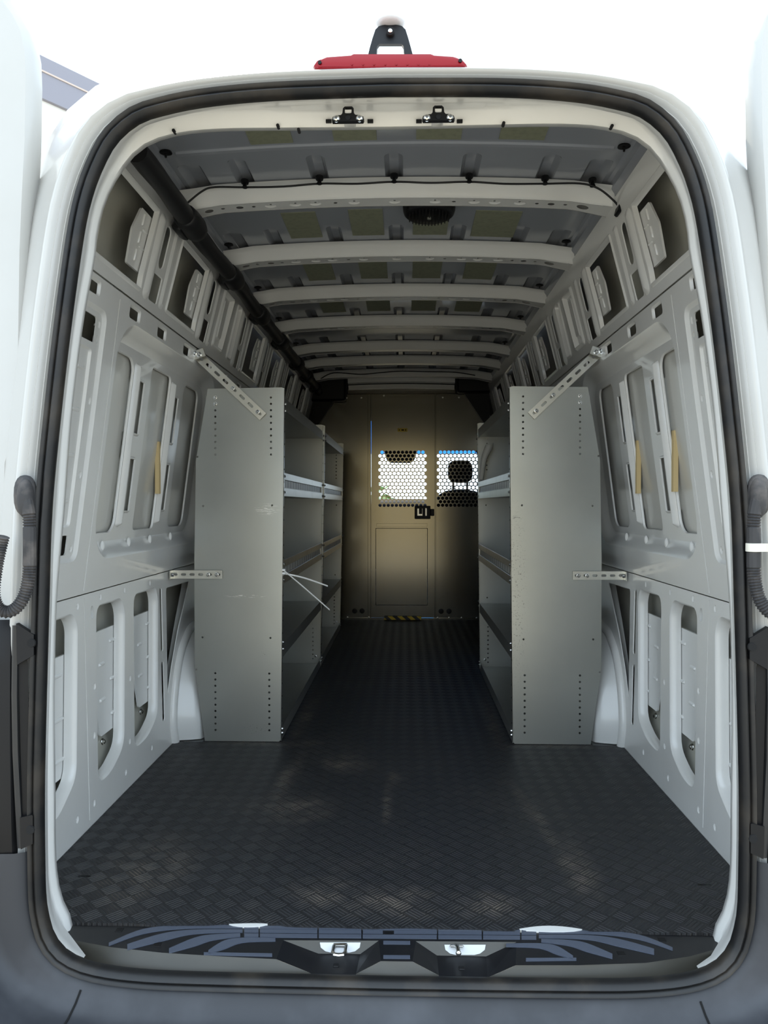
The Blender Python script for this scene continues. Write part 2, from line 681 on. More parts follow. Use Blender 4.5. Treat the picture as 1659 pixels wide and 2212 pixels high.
def XW(z):
    for (z0, x0), (z1, x1) in zip(PZ, PZ[1:]):
        if z <= z1 or z1 == 1.88:
            return x0 + (x1 - x0) * (z - z0) / (z1 - z0)


def wpt(px, py, s=-1, dep=0.0):
    """photo pixel -> (Y, z) on the side wall"""
    d = FW * F + RT * (px - IW / 2) + UP * (IH / 2 - py)
    d = d / d.y
    lo, hi = 0.8, 8.0
    for _ in range(40):
        mid = (lo + hi) / 2
        p = CAM + d * mid
        if s * p.x < XW(p.z) + dep:
            lo = mid
        else:
            hi = mid
    p = CAM + d * lo
    return p.y, p.z


def c4(x_, y_):
    return wpt(x_ / 2.765, 1000 + y_ / 2.765)


def c3(x_, y_):
    return wpt(x_ / 3.456, 500 + y_ / 3.456)


def dimple(p, r=0.011):
    return feat(circ(p[0], p[1], r * .8, r, 10), [(0.003, 0.003), (0.0025, 0.0)], [feat(circ(p[0], p[1], r * .22, r * .3, 6), [(0, 0.01)], None)])


YEND = 6.10
arch = [(2.945, 0.0), (2.925, 0.09), (2.955, 0.19), (3.02, 0.295), (3.10, 0.36), (3.22, 0.395), (3.6, 0.41), (3.95, 0.37), (4.1, 0.25), (4.16, 0.0)]
o0 = roundpoly([(1.80, 0.105), (1.95, 0.105), (2.065, 0.17), (2.098, 0.58), (2.07, 0.622), (1.80, 0.622)], 0.04)
o1 = roundpoly([(2.208, 0.098), (2.31, 0.100), (2.42, 0.15), (2.455, 0.575), (2.425, 0.622), (2.225, 0.622)], 0.045)
o2 = roundpoly([(2.510, 0.105), (2.64, 0.108), (2.752, 0.155), (2.786, 0.575), (2.762, 0.620), (2.535, 0.620)], 0.045)
o3 = roundpoly([(2.872, 0.20), (2.93, 0.30), (3.02, 0.42), (3.10, 0.50), (3.19, 0.595), (2.885, 0.60)], 0.012)
FLANGE = [(0.003, 0.002), (0.005, 0.008), (0.003, 0.012), (0.001, 0.010)]


def build_wall(side, s):
    lab = {'left': 'left cargo wall of pressed white van panels', 'right': 'right cargo wall of pressed white van panels'}[side]
    W_ = empty('wall_' + side, (s * 0.87, 1.66, 0), lab, 'wall', kind='structure')
    mp = lambda u_, v_, d_: Vector((s * (XW(v_) + d_), u_, v_))
    # lower panel
    fe = []
    for hp in (o0, o1, o2):
        fe.append(feat(hp, FLANGE, None))
    fe.append(feat(inset(o3, -0.003), [(0.003, 0.003)], None))
    for z0, z1 in ((0.372, 0.61), (0.112, 0.335)):
        fe.append(feat(rrect(2.803, 2.831, z0, z1, 0.012), [(0.002, 0.003)], None))
    fe.append(feat(circ(2.197, 0.606, 0.012, 0.02, 10), [(0, 0.012)], None))
    for p in ((463, 857), (600, 800), (743, 760), (895, 716), (463, 1283), (467, 1702), (462, 2130), (565, 1335), (563, 1627), (777, 1287), (775, 1662), (907, 1700), (752, 1848), (563, 2032)):
        q = c4(*p)
        if any(inside(q, inset(h, -0.013)) for h in (o0, o1, o2)):
            continue
        fe.append(dimple(q))
    fe.append(feat(rrect(2.141, 2.145, 0.02, 0.655, 0.001, 1), [(0.0005, 0.003)], []))
    outl = [(1.66, 0.0)] + arch + [(YEND, 0.0), (YEND, 0.6635), (1.66, 0.6635)]
    Sheet(mp).region(outl, 0, fe).build('lower_panel', M['inner'], W_)
    # middle panel with pressed window field
    fe = []
    sub = [feat(rrect(1.72, 2.022, 1.352, 1.42, 0.01), [(0, 0.003)], None),
           feat(rrect(1.72, 2.010, 0.785, 0.838, 0.008), [(0, 0.003)], None),
           feat(rrect(1.72, 2.016, 0.86, 1.335, 0.012), [(0.006, 0.007)], [feat(rrect(1.95, 2.0, z - .006, z + .006, .005), [(0.003, -0.004)], []) for z in (0.93, 1.05, 1.17, 1.28)])]
    sub += [dimple((2.04, z)) for z in (1.405, 1.20, 1.0, 0.80)] + [feat(circ(2.04, 1.365, 0.007, 0.012), [(0, .01)], None)]
    fe.append(feat(rrect(1.69, 2.066, 0.765, 1.444, 0.03), [(0.005, 0.005), (0.005, 0.004)], sub))
    sub = []
    sub.append(feat(rrect(2.232, 2.408, 0.832, 1.382, 0.045, 6), [(0.002, 0.004), (0, 0.003)], None))
    sub.append(feat(rrect(2.572, 2.782, 0.832, 1.388, 0.02, 4), [(0.002, 0.004), (0, 0.003)], None))
    sub.append(feat(rrect(2.945, 3.150, 0.832, 1.388, 0.04, 5), [(0.002, 0.004), (0, 0.003)], None))
    for y0 in (2.450, 2.824):
        for z0, z1 in ((0.892, 1.078), (1.145, 1.33)):
            sub.append(feat(rrect(y0, y0 + .066, z0, z1, 0.008), [(0.004, -0.005), (0.004, 0.0), (0.001, 0.005)], None))
    for y0 in (2.414, 2.788):
        sub.append(feat(rrect(y0, y0 + .03, 0.848, 1.372, 0.012), [(0.009, -0.014), (0.003, -0.002)], []))
    fe.append(feat(rrect(2.163, 3.275, 0.757, 1.459, 0.13, 9), [(0.008, 0.004), (0.018, 0.020), (0.014, 0.012), (0.010, 0.003)], sub))
    fe.append(feat(rrect(3.42, 4.55, 0.757, 1.459, 0.13, 9), [(0.010, 0.003), (0.020, 0.016), (0.015, 0.009), (0.010, 0.002)], []))
    fe.append(feat(rrect(4.70, 5.85, 0.757, 1.459, 0.13, 9), [(0.010, 0.003), (0.020, 0.016), (0.015, 0.009), (0.010, 0.002)], []))
    yc = 1.953
    for yc in [1.953, 2.257, 2.507, 2.795, 3.09, 3.38, 3.67, 3.96, 4.25, 4.54, 4.83, 5.12, 5.41, 5.7, 5.95]:
        fe.append(feat(rrect(yc - .040, yc + .050, 1.468, 1.508, 0.010), [(0.003, 0.003), (0.002, 0.005)], None))
    fe.append(feat(rrect(2.136, 2.140, 0.675, 1.50, 0.001, 1), [(0.0005, 0.003)], []))
    Sheet(mp).region([(1.66, 0.6665), (YEND, 0.6665), (YEND, 1.5185), (1.66, 1.5185)], 0, fe).build('window_panel', M['inner'], W_)
    for yb in (2.30, 2.52, 2.73, 2.97):
        b = MB()
        b.ell((s * (XW(.79) + .026), yb, .795), 0.007, 0.006, 0.016, 8, 6)
        b.build('spot_bead', M['inner'], W_)
    # upper panel with posts and openings
    fe = []
    for kk in range(7):
        o = 0.572 * kk
        fe.append(feat(rrect(2.345 + o, 2.392 + o, 1.655, 1.785, 0.02), [(0.003, 0.003)], None))
        fe.append(feat(rrect(2.332 + o, 2.408 + o, 1.552, 1.637, 0.008), [(0.003, 0.003)], None))
        fe.append(feat(rrect(2.276 + o, 2.328 + o, 1.545, 1.80, 0.02), [(0.010, -0.006), (0.008, -0.003), (.005, -.0005)], []))
        fe.append(feat(rrect(2.422 + o, 2.466 + o, 1.55, 1.80, 0.015), [(0.008, -0.004), (0.006, -.002)], []))
        if kk == 2:
            fe.append(feat(roundpoly([(2.50 + o - .572, 1.56), (2.66 + o - .572, 1.56), (2.68 + o - .572, 1.80), (2.51 + o - .572, 1.80)], .02), [(0.008, -0.008), (0.004, 0), (0.008, 0.02)], [feat(rrect(2.555 + o - .572, 2.625 + o - .572, 1.60, 1.77, .02), [(0.01, -0.012)], [])]))
            fe.append(feat(roundpoly([(2.75 + o - .572, 1.56), (2.83 + o - .572, 1.56), (2.83 + o - .572, 1.80), (2.75 + o - .572, 1.80)], .02), [(0.006, -0.006), (0.004, 0.02)], None))
        else:
            a0 = 1.76 if kk == 0 else 1.915 + o
            fe.append(feat(roundpoly([(a0, 1.552), (2.262 + o, 1.552), (2.252 + o, 1.60), (2.262 + o, 1.80), (a0 + .01, 1.80)], 0.014), [(0.006, -0.005), (0.004, 0.001), (0.004, 0.014)], None))
    fe = [f for f in fe if max(p[0] for p in f['o']) < YEND - .01]
    Sheet(mp).region([(1.68, 1.5215), (YEND, 1.5215), (YEND, 1.865), (1.84, 1.865), (1.74, 1.80), (1.68, 1.62)], -0.003, fe).build('upper_panel', M['inner'], W_)
    # stamped plates bridging the openings
    for kk in range(7):
        if kk == 2:
            continue
        o = 0.572 * kk
        sh = Sheet(mp)
        pl = roundpoly([(2.150 + o, 1.607), (2.268 + o, 1.607), (2.268 + o, 1.768), (2.165 + o, 1.768), (2.135 + o, 1.70)], .008)
        fe = [feat(rrect(2.19 + o, 2.198 + o, z, z + .035, .003), [(0.002, -0.004)], []) for z in (1.625, 1.675, 1.725)]
        fe += [feat(rrect(2.205 + o, 2.24 + o, z, z + .006, .003), [(0.002, -0.004)], []) for z in (1.667, 1.715)]
        sh.region(pl, 0.010, fe)
        b = len(sh.v)
        sh.v += [mp(p[0], p[1], 0.010) for p in pl] + [mp(p[0], p[1], 0.016) for p in pl]
        L = len(pl)
        sh.f += [(b + i, b + (i + 1) % L, b + L + (i + 1) % L, b + L + i) for i in range(L)]
        if 2.268 + o < YEND:
            sh.build('stiffener_plate', M['inner'], W_)
    # inner plates seen through the lower openings
    for (y0, y1, z0, z1) in ((1.78, 2.10, 0.175, 0.505), (2.285, 2.50, 0.205, 0.530), (2.622, 2.84, 0.205, 0.530)):
        sh = Sheet(mp)
        pl = roundpoly([(y0 + .03, z0), (y1, z0), (y1, z1), (y0 + .015, z1), (y0, (z0 + z1) / 2 + .06), (y0, (z0 + z1) / 2 - .06)], 0.012)
        fe = [feat(rrect(y1 - .10, y1 - .035, z - .006, z + .006, .005), [(0.004, -0.005)], []) for z in (z0 + .05, z0 + .16, z0 + .28)]
        fe += [feat(rrect(y0 + .03, y0 + .075, z - .006, z + .006, .005), [(0.004, -0.005)], []) for z in (z0 + .11, z0 + .22)]
        sh.region(pl, 0.034, fe)
        b = len(sh.v)
        L = len(pl)
        sh.v += [mp(p[0], p[1], 0.034) for p in pl] + [mp(p[0], p[1], 0.040) for p in pl]
        sh.f += [(b + i, b + (i + 1) % L, b + L + (i + 1) % L, b + L + i) for i in range(L)]
        sh.build('inner_plate', M['paint'], W_)
    # curved strap behind the triangular opening
    rows = []
    for (y_, z_) in bez([(2.86, 0.13), (2.93, .24), (3.05, .42), (3.16, 0.56), (3.22, .64)], 5):
        rows.append([mp(y_, z_, 0.028), mp(y_ + .075, z_ - .03, 0.020)])
    MB().quad_grid(rows).build('strap_web', M['inner'], W_)
    # sill rail low in the cavity
    b = MB()
    b.quad_grid([[Vector((s * 0.905, y_, 0.06)), Vector((s * 0.912, y_, 0.10)), Vector((s * 0.925, y_, 0.125)), Vector((s * 0.938, y_, 0.20)), Vector((s * 0.95, y_, 0.21))] for y_ in (1.68, 3.0)])
    b.build('sill_rail', M['skin'], W_)
    for yy in (1.95, 2.05, 2.28, 2.40, 2.62, 2.75):
        bolt((s * 0.931, yy, 0.165), W_, '-x' if s > 0 else '+x', 1.3)
    # outer skin
    rows = []
    zs = ((-0.1, .10), (0.30, .085), (0.665, .075), (0.72, .085), (1.49, .085), (1.52, .085), (1.88, .09), (1.92, .06))
    rows.append([Vector((s * (XW(z) + d * .8), 1.79, z if z < 1.6 else 1.52 + (z - 1.52) * .6)) for z, d in zs])
    for y_ in (2.0, YEND + .03):
        rows.append([Vector((s * (XW(z) + d), y_, z)) for z, d in zs])
    MB().quad_grid(rows).build('outer_skin', M['skin'], W_, 20)
    MB().quad_grid([[mp(y_, z_, .055) for z_ in (.80, 1.42)] for y_ in (2.20, 3.26)]).build('window_skin', M['skin2'], W_, None)
    # rolled seam line of the skin in the rear upper opening
    b = MB()
    b.tube([(s * (XW(z) + .075), 2.07 - (z - 1.53) * .12, z) for z in (1.53, 1.65, 1.75, 1.86)], 0.012, 8)
    b.build('skin_fold', M['skin'], W_)
    # foam strips
    for yf in ((2.795,) if s < 0 else (2.795, 2.42)):
        b = MB()
        b.bx(s * (XW(1.06) + .038), s * (XW(1.06) + .053), yf - .030, yf - .012, 0.96, 1.15)
        b.build('foam_strip', M['foam'], W_)
    # wheel arch bead and housing
    pts = bez([(2.935, 0.0), (2.915, 0.09), (2.945, 0.20), (3.01, 0.305), (3.10, 0.37), (3.22, 0.405), (3.6, 0.42), (3.95, 0.38), (4.11, 0.25), (4.17, 0.0)], 6)
    b = MB()
    b.tube([(s * (XW(p.y) - .004), p.x - .008, p.y) for p in pts], 0.019, 10)
    b.build('arch_bead', M['inner'], W_)
    rows = []
    for xx, dy, dz in ((XW(.2) + .01, 0, 0.0), (XW(.2) - .02, .012, -.008), (0.80, .024, -.02), (0.768, .035, -.035), (0.758, .06, -.08), (0.758, .3, -.30)):
        row = []
        for p in pts:
            t = (p.x - 3.55) / 0.62
            row.append(Vector((s * xx, p.x - dy * max(-1, min(1, t * 1.4)), max(-0.005, p.y + (dz if p.y > .02 else 0) * min(1, p.y / .3)))))
        rows.append(row)
    MB().quad_grid(rows).build('wheel_housing', M['paint'], W_, 60)
    return W_


build_wall('left', -1)
build_wall('right', 1)


# ------------------------------------------------------------------ ceiling
def RZ(x_):
    return 1.945 - 0.055 * x_ * x_


BOWS = [2.45, 3.02, 3.60, 4.18, 4.82, 5.29, 5.80]
ceil_root = empty('ceiling', (0, 1.7, 1.94), 'pressed steel van roof with cross bows', 'ceiling', kind='structure')
fe = []
for i, yb in enumerate(BOWS):
    for xx in (-0.465, -0.232, 0, 0.232, 0.465):
        fe.append(feat(rrect(xx - .028, xx + .028, yb - .215, yb + .15, .028, 6), [(0.004, 0.005), (0.006, 0.013), (0.004, 0.004)], []))
    for xx in (-0.61, 0.61):
        fe.append(feat(rrect(xx - .035, xx + .035, yb - .20, yb + .14, .02, 3), [(0.004, 0.005), (0.008, 0.013), (0.004, 0.004)], []))
extra = []
yy = 2.06
while yy < 6.1:
    xx = -0.6
    while xx < 0.61:
        if not any(inside((xx, yy), inset(f['o'], -0.01)) for f in fe):
            extra.append((xx, yy))
        xx += 0.1
    yy += 0.16
fe = [f for f in fe if max(p[1] for p in f['o']) < 6.15]
Sheet(lambda a, b_, d_: Vector((a, b_, RZ(a) + d_))).region([(-0.66, 2.0), (0.66, 2.0), (0.66, 6.18), (-0.66, 6.18)], 0, fe, extra).build('roof_skin', M['roofpaint'], ceil_root, 25, True)
for s in (-1, 1):
    rows = []
    for y_ in (1.86, 6.15):
        rows.append([Vector((s * a, y_, z)) for a, z in ((0.655, 1.924), (0.668, 1.915), (0.672, 1.895), (0.682, 1.885), (0.690, 1.862), (0.705, 1.83))])
    MB().quad_grid(rows).build('cant_rail', M['roofpaint'], ceil_root, 30)
# weld ridge across the rear roof bay
b = MB()
b.quad_grid([[Vector((xx, 2.165 + dy, RZ(xx) + dz)) for dy, dz in ((0, 0.001), (0.006, -.005), (0.02, -.006), (0.024, 0.001))] for xx in [-0.62 + .062 * i for i in range(21)]])
b.build('roof_ridge', M['roofpaint'], ceil_root, 40)


def bow(i, yb):
    def BZ(x_):
        a = abs(x_)
        e = max(0, a - .57)
        return RZ(x_) - e * 0.16
    xs = [-0.695 + 1.39 * j / 40 for j in range(41)]
    ax = lambda a: max(0.0, abs(a) - .60) * 0.25   # flare at the ends
    b = MB()
    b.quad_grid([[Vector((a, yb - .058 - ax(a), BZ(a) - .003)), Vector((a, yb - .045 - ax(a), BZ(a) - .006)), Vector((a, yb - .034 - ax(a), BZ(a) - .014)), Vector((a, yb - .020 - ax(a), BZ(a) - .044)), Vector((a, yb - .014 - ax(a), BZ(a) - .051))] for a in xs])
    b.quad_grid([[Vector((a, yb + .046, BZ(a) - .053)), Vector((a, yb + .052, BZ(a) - .045)), Vector((a, yb + .062, BZ(a) - .005))] for a in xs])
    # underside with holes
    fe = []
    if i < 4:
        for a in (-0.40, -0.32, -0.255, -0.13, 0.0, 0.13, 0.255, 0.32, 0.40):
            fe.append(feat(circ(a, yb + .014, .020, .016, 12), [(0.004, 0.003), (0.008, 0.001)], [feat(circ(a, yb + .014, .004, .004, 6), [], None)]))
        for a, r in ((-0.60, .014), (-0.555, .006), (-0.50, .012), (-0.455, .006), (-0.19, .006), (0.19, .006), (0.455, .006), (0.50, .011), (0.545, .006), (0.60, .019)):
            fe.append(feat(circ(a, yb + .014, r, r * .85, 10), [], None))
    ob = [(a, yb - .014 - ax(a)) for a in xs] + [(a, yb + .046) for a in xs[::-1]]
    sh = Sheet(lambda a, c_, d_: Vector((a, c_, BZ(a) - .0515 + d_)))
    sh.region(ob, 0, fe)
    nb = len(b.v)
    b.v += sh.v
    b.f += [tuple(nb + q for q in f) for f in sh.f]
    b.build('roof_bow', M['inner'], ceil_root, 35)


for i, yb in enumerate(BOWS):
    bow(i, yb)
# felt pads on the roof skin
for (x0, x1, y0, y1) in ((-0.40, -0.28, 2.01, 2.15), (-0.165, -0.045, 2.01, 2.15), (0.065, 0.19, 2.01, 2.15), (0.295, 0.42, 2.01, 2.145), (-0.40, -0.28, 2.66, 2.91), (-0.165, -0.045, 2.655, 2.905), (0.062, 0.19, 2.655, 2.905), (0.28, 0.44, 2.665, 2.915),
                         (-0.40, -0.28, 3.22, 3.46), (-0.165, -0.045, 3.22, 3.46), (0.065, 0.19, 3.22, 3.46), (0.29, 0.42, 3.22, 3.46), (-0.165, -0.045, 3.80, 4.04), (0.065, 0.19, 3.80, 4.04), (-0.40, -0.28, 3.80, 4.04), (0.29, 0.42, 3.80, 4.04)):
    b = MB()
    n_ = 4
    top = [[Vector((x0 + (x1 - x0) * j / n_, y_, RZ(x0 + (x1 - x0) * j / n_) - .003)) for j in range(n_ + 1)] for y_ in (y0, y1)]
    b.quad_grid(top)
    b.quad_grid([[p for p in top[0]], [p + Vector((0, 0, .004)) for p in top[0]]])
    b.quad_grid([[top[0][0], top[1][0]], [top[0][0] + Vector((0, 0, .004)), top[1][0] + Vector((0, 0, .004))]])
    b.quad_grid([[top[0][-1], top[1][-1]], [top[0][-1] + Vector((0, 0, .004)), top[1][-1] + Vector((0, 0, .004))]])
    b.build('felt_pad', M['felt'], ceil_root, None)
# push plugs near the bow ends
pm = MB()
pm.tube([(0, 0, 0.002), (0, 0, -.003), (0, 0, -.0045)], [0.016, 0.018, 0.012], 14)
pm.tube([(0, 0, -.004), (0, 0, -.016)], [0.004, 0.003], 8)
pme = bpy.data.meshes.new('push_plug')
pme.from_pydata([tuple(p) for p in pm.v], [], pm.f)
pme.materials.append(M['black'])
for i, yb in enumerate(BOWS[:5]):
    for s in (-1, 1):
        o = link('push_plug', pme, ceil_root)
        o.location = (s * 0.645, yb - (.09 if i else .29), RZ(.645) - .001)
# front roof header above the partition
b = MB()
for (y0, z0, z1) in ((5.98, 1.885, 1.93), (6.06, 1.845, 1.875)):
    b.quad_grid([[Vector((a, y0, RZ(a) - 1.945 + z1)), Vector((a, y0 + .02, RZ(a) - 1.945 + z0)), Vector((a, y0 + .07, RZ(a) - 1.945 + z0 - .005)), Vector((a, y0 + .08, RZ(a) - 1.945 + z1 + .01))] for a in [-.42 + .042 * j for j in range(21)]])
b.build('front_roof_rail', M['inner'], ceil_root, 35)
b = MB()
b.bx(-.43, .43, 6.10, 6.13, 1.80, 1.845, .004)
b.build('front_header_strip', M['part'], ceil_root)

# ------------------------------------------------------------------ floor
fl = empty('floor', (0, 1.6, 0), 'white painted steel load floor under the rubber mat', 'floor', kind='structure')
MB().bx(-0.93, 0.93, 1.653, 6.3, -0.10, -0.012).build('floor_pan', M['paint'], fl, None)
# the cutouts at the mat edge show these
for xx, w_ in ((-0.31, .055), (0.35, .09)):
    b = MB()
    b.prism([(xx + q[0], 1.652 + q[1], -0.012) for q in circ(0, 0.01, w_ * .8, .014, 16)], (0, 0, 0.0115))
    b.build('lashing_point_cover', M['paint'], fl)

# ------------------------------------------------------------------ rear portal, jamb, shell
SEAL = [(0, -.028), (.36, -.026), (.50, -.022), (.59, -.010), (.645, .012), (.676, .045), (.690, .085), (.697, .13), (.699, .217), (.699, .36), (.694, .541), (.688, .727), (.681, .911), (.663, 1.095), (.641, 1.278), (.615, 1.455), (.597, 1.535), (.574, 1.595), (.545, 1.645), (.50, 1.683), (.452, 1.70), (.362, 1.717), (.22, 1.728), (0, 1.732)]
INNER = [(.690, -.01), (.693, .013), (.716, .065), (.727, .146), (.728, .307), (.729, .509), (.723, .71), (.705, .91), (.689, 1.11), (.663, 1.309), (.637, 1.448), (.63, 1.507), (.615, 1.567), (.586, 1.626), (.536, 1.685), (.466, 1.713), (.366, 1.723), (.2, 1.723), (0, 1.722)]


def full(half, n, dx=0):
    h_ = resample(bez(half, 8), n)
    L_ = [Vector((-p.x, p.y)) for p in h_]
    return L_ + [Vector((p.x, p.y)) for p in h_[::-1][1:]]     # left bottom -> top -> right bottom


def normals(lp):
    out = []
    for i in range(len(lp)):
        t = lp[min(i + 1, len(lp) - 1)] - lp[max(i - 1, 0)]
        t.normalize()
        out.append(Vector((-t.y, t.x)))
    return out


NP = 70
side_half = [(.62, -.005)] + SEAL[4:]
LS = full(side_half, NP)
LSn = normals(LS)
LC = full(INNER, NP)
LCn = normals(LC)
rear = empty('wall_rear', (0, 1.55, 0), 'white painted rear door frame of the van', 'door frame', kind='structure')


def off(lp, nn, n_, Y):
    return [Vector((p.x + q.x * n_, Y, p.y + q.y * n_)) for p, q in zip(lp, nn)]


LB = []
for p, q in zip(LC, LCn):
    top = max(0.0, q.y) ** 2
    LB.append(Vector((p.x + q.x * .006, p.y + q.y * (.006 + .024 * top))))
rowsA = [off(LS, LSn, -.010, 1.505), off(LS, LSn, -.004, 1.535), [Vector((p.x, 1.612, p.y)) for p in LB], [Vector((p.x, 1.620, p.y)) for p in [b_.lerp(c_, .15) for b_, c_ in zip(LB, LC)]], [Vector((p.x, 1.628, p.y)) for p in LC], off(LC, LCn, .004, 1.65), off(LC, LCn, .02, 1.66), off(LC, LCn, .05, 1.668)]
MB().quad_grid(rowsA).build('portal_flange', M['inner'], rear, 50)
MB().quad_grid([off(LC, LCn, .05, 1.668), off(LC, LCn, .11, 1.69), off(LC, LCn, .15, 1.74)]).build('pillar_light_block', M['inner'], rear, 50)  # unseen closing strip behind the portal, added to block light
sec = [(.010, 1.505), (.018, 1.512), (.026, 1.511), (.029, 1.506), (.031, 1.507), (.036, 1.502), (.041, 1.4985), (.043, 1.500), (.049, 1.494), (.056, 1.492), (.062, 1.496), (.067, 1.507), (.085, 1.535), (.14, 1.60), (.20, 1.67), (.24, 1.76), (.27, 1.95), (.275, 2.1), (.275, 6.85)]
def body_pt(p, q, n_, Y):
    n2 = n_ * (1 + .28 * abs(2 * q.x * q.y) * max(0.0, min(1.0, (n_ - .19) / .08)) * (q.y > 0))
    return Vector((p.x + q.x * n2, Y, p.y + q.y * n2 * (1 - (.36 if n_ < .22 else .06) * max(0, q.y) ** 3)))


MB().quad_grid([[body_pt(p, q, n_, Y) for p, q in zip(LS, LSn)] for n_, Y in sec]).build('outer_body', M['jamb'], rear, 50)
# small screw holes along the flange
for z_ in (0.35, 0.62, 0.80, 0.985, 1.17, 1.33, 1.50):
    for s in (-1, 1):
        i = min(range(len(LB)), key=lambda q: abs(LB[q].y - z_) + (0 if LB[q].x * s > 0 else 9))
        p = (LB[i] * .72 + LS[i] * .28)
        b = MB()
        b.tube([(p.x - s * .0006, 1.583, p.y), (p.x + s * .004, 1.583, p.y)], .0035, 8)
        b.build('screw_hole', M['dark'], rear)
# header strike recess (raised box along the middle of the header)
b = MB()
b.quad_grid([[Vector((xx, 1.555, 1.7375 - (0.0 if abs(xx) < .17 else .004))), Vector((xx, 1.60, 1.7445 - (.004 if abs(xx) < .17 else .0)))] for xx in (-.20, -.19, -.17, 0, .17, .19, .20)])
b.build('header_ledge', M['inner'], rear, 30)
for px_, d0 in ((710, 1), (800, -1), (905, 1), (993, -1)):
    p = at(px_, 262, 1.621)
    MB().bx(p.x - .006, p.x + .006, 1.618, 1.624, p.z - .003, p.z + .003).build('slot_mark', M['dark'], rear, None)
for px_, py_ in ((375, 282), (600, 271), (1088, 266), (1322, 272), (645, 280)):
    p = at(px_, py_, 1.622)
    b = MB()
    b.tube([(p.x, 1.620, p.z), (p.x, 1.634, p.z)], .0035, 8)
    b.build('screw_hole', M['dark'], rear)

# rubber seal: closed loop
SH = full(SEAL, 110)
SHn = normals(SH)
SHn[0] = SHn[-1] = Vector((0, -1))
secs = [(-.010, 1.512), (-.013, 1.500), (-.010, 1.488), (-.003, 1.482), (.001, 1.485), (.004, 1.493), (.007, 1.486), (.013, 1.484), (.017, 1.492), (.016, 1.503), (.012, 1.510)]
seal = empty('door_seal', (0, 1.5, -.03), 'thick black rubber seal around the rear door opening', 'rubber seal')
MB().quad_grid([off(SH, SHn, n_, Y) for n_, Y in secs]).build('seal_profile', M['rubber'], seal, 60)
for s in ():
    pass
# ------------------------------------------------------------------ outside ground
gnd = MB()
gnd.bx(-40, 40, -40, 60, -0.80, -0.72)
tag(gnd.build('floor_outside', M['ground'], None, None), 'pale concrete yard around the van', 'ground', kind='structure')


def onz(px, py, z):
    d = FW * F + RT * (px - IW / 2) + UP * (IH / 2 - py)
    return CAM + d * ((z - CZ) / d.z)


# ================================================================== FLOOR MAT
half = [(0.862, 1.70), (0.862, 2.925), (0.752, 2.935), (0.752, 4.18), (0.862, 4.2), (0.862, 6.10)]
edge_ = []
xx = -0.70
while xx <= 0.701:
    y_ = 1.651 + 0.002 * math.sin(xx * 17) + 0.0012 * math.sin(xx * 41)
    for xc in (-0.31, 0.35):
        if abs(xx - xc) < .085:
            y_ += (0.009 if xc < 0 else .019) * (math.cos((xx - xc) / .085 * math.pi / 2)) ** .7
    edge_.append((xx, y_))
    xx += 0.014
poly = edge_ + [(0.715, 1.665), (0.722, 1.70)] + half[0:] + [(-a, b_) for a, b_ in half[::-1]] + [(-0.722, 1.70), (-0.715, 1.665)]
ov, of = triang(poly, [circ(s * .76, 1.86, .018, .006, 10) for s in (-1, 1)])
n_ = len(ov)
v_ = [Vector((p[0], p[1], 0)) for p in ov] + [Vector((p[0], p[1], -.009)) for p in poly]
f_ = list(of)
L = len(poly)
pv = len(v_)
v_ += [Vector((p[0], p[1], 0)) for p in poly]
f_ += [(pv + i, pv + (i + 1) % L, n_ + (i + 1) % L, n_ + i) for i in range(L)]
mat_o = mesh('floor_mat', v_, f_, M['mat'])
tag(mat_o, 'black tread-pattern rubber mat covering the whole load floor', 'floor mat')

# ================================================================== REAR SILL TRIM
sill = empty('sill_trim', (0, 1.6, -.01), 'black plastic step trim along the rear loading sill', 'sill trim')
ZD, ZF = -0.004, -0.024
D = lambda px, py: onz(px, py, ZD)
G = lambda px, py: onz(px, py, ZF)
valleys = [dict(TL=(612, 2031), TR=(818, 2032), BR=(823, 2076), BL=(597, 2072), tl=(688, 2060), tr=(778, 2061), br=(769, 2104), bl=(671, 2102)),
           dict(TL=(898, 2033), TR=(1116, 2035), BR=(1114, 2085), BL=(891, 2077), tl=(944, 2064), tr=(1050, 2066), br=(1053, 2112), bl=(948, 2107))]
front_top = [(137, 2027), (240, 2046), (350, 2058), (480, 2066), (597, 2072)]
front_topR = [(1114, 2085), (1250, 2085), (1395, 2080), (1490, 2066), (1547, 2050)]
front_bot = [(135, 2046), (180, 2063), (250, 2080), (400, 2094), (671, 2102)]
front_botR = [(1053, 2112), (1230, 2112), (1380, 2106), (1500, 2092), (1556, 2077)]
dp = [(150, 1998)] + front_top + [valleys[0]['TL'], valleys[0]['TR'], valleys[0]['BR'], valleys[1]['BL'], valleys[1]['TL'], valleys[1]['TR']] + front_topR + [(1546, 2010)]
pts = [D(*p) for p in dp]
back = [Vector((xx, 1.648, ZD)) for xx in [0.6, 0.3, 0, -.3, -.6]]
ring = pts[:-1] + [Vector((pts[-1].x, 1.646, ZD))] + back
ring[0] = Vector((ring[0].x, 1.648, ZD))
b = MB()
ov, of = triang([(p.x, p.y) for p in ring], [])
b.v = [Vector((p[0], p[1], ZD)) for p in ov]
b.f = list(of)
b.build('step_deck', M['deck'], sill, None)


def strip_faces(tops, bots, name, mat_):
    q = MB()
    q.quad_grid([[D(*p) for p in tops], [D(*p).lerp(G(*r), .12) + Vector((0, 0, -.001)) for p, r in zip(tops, bots)], [G(*p) for p in bots], [G(*p) + Vector((0, -.008, -.02)) for p in bots]])
    return q.build(name, mat_, sill, 50)


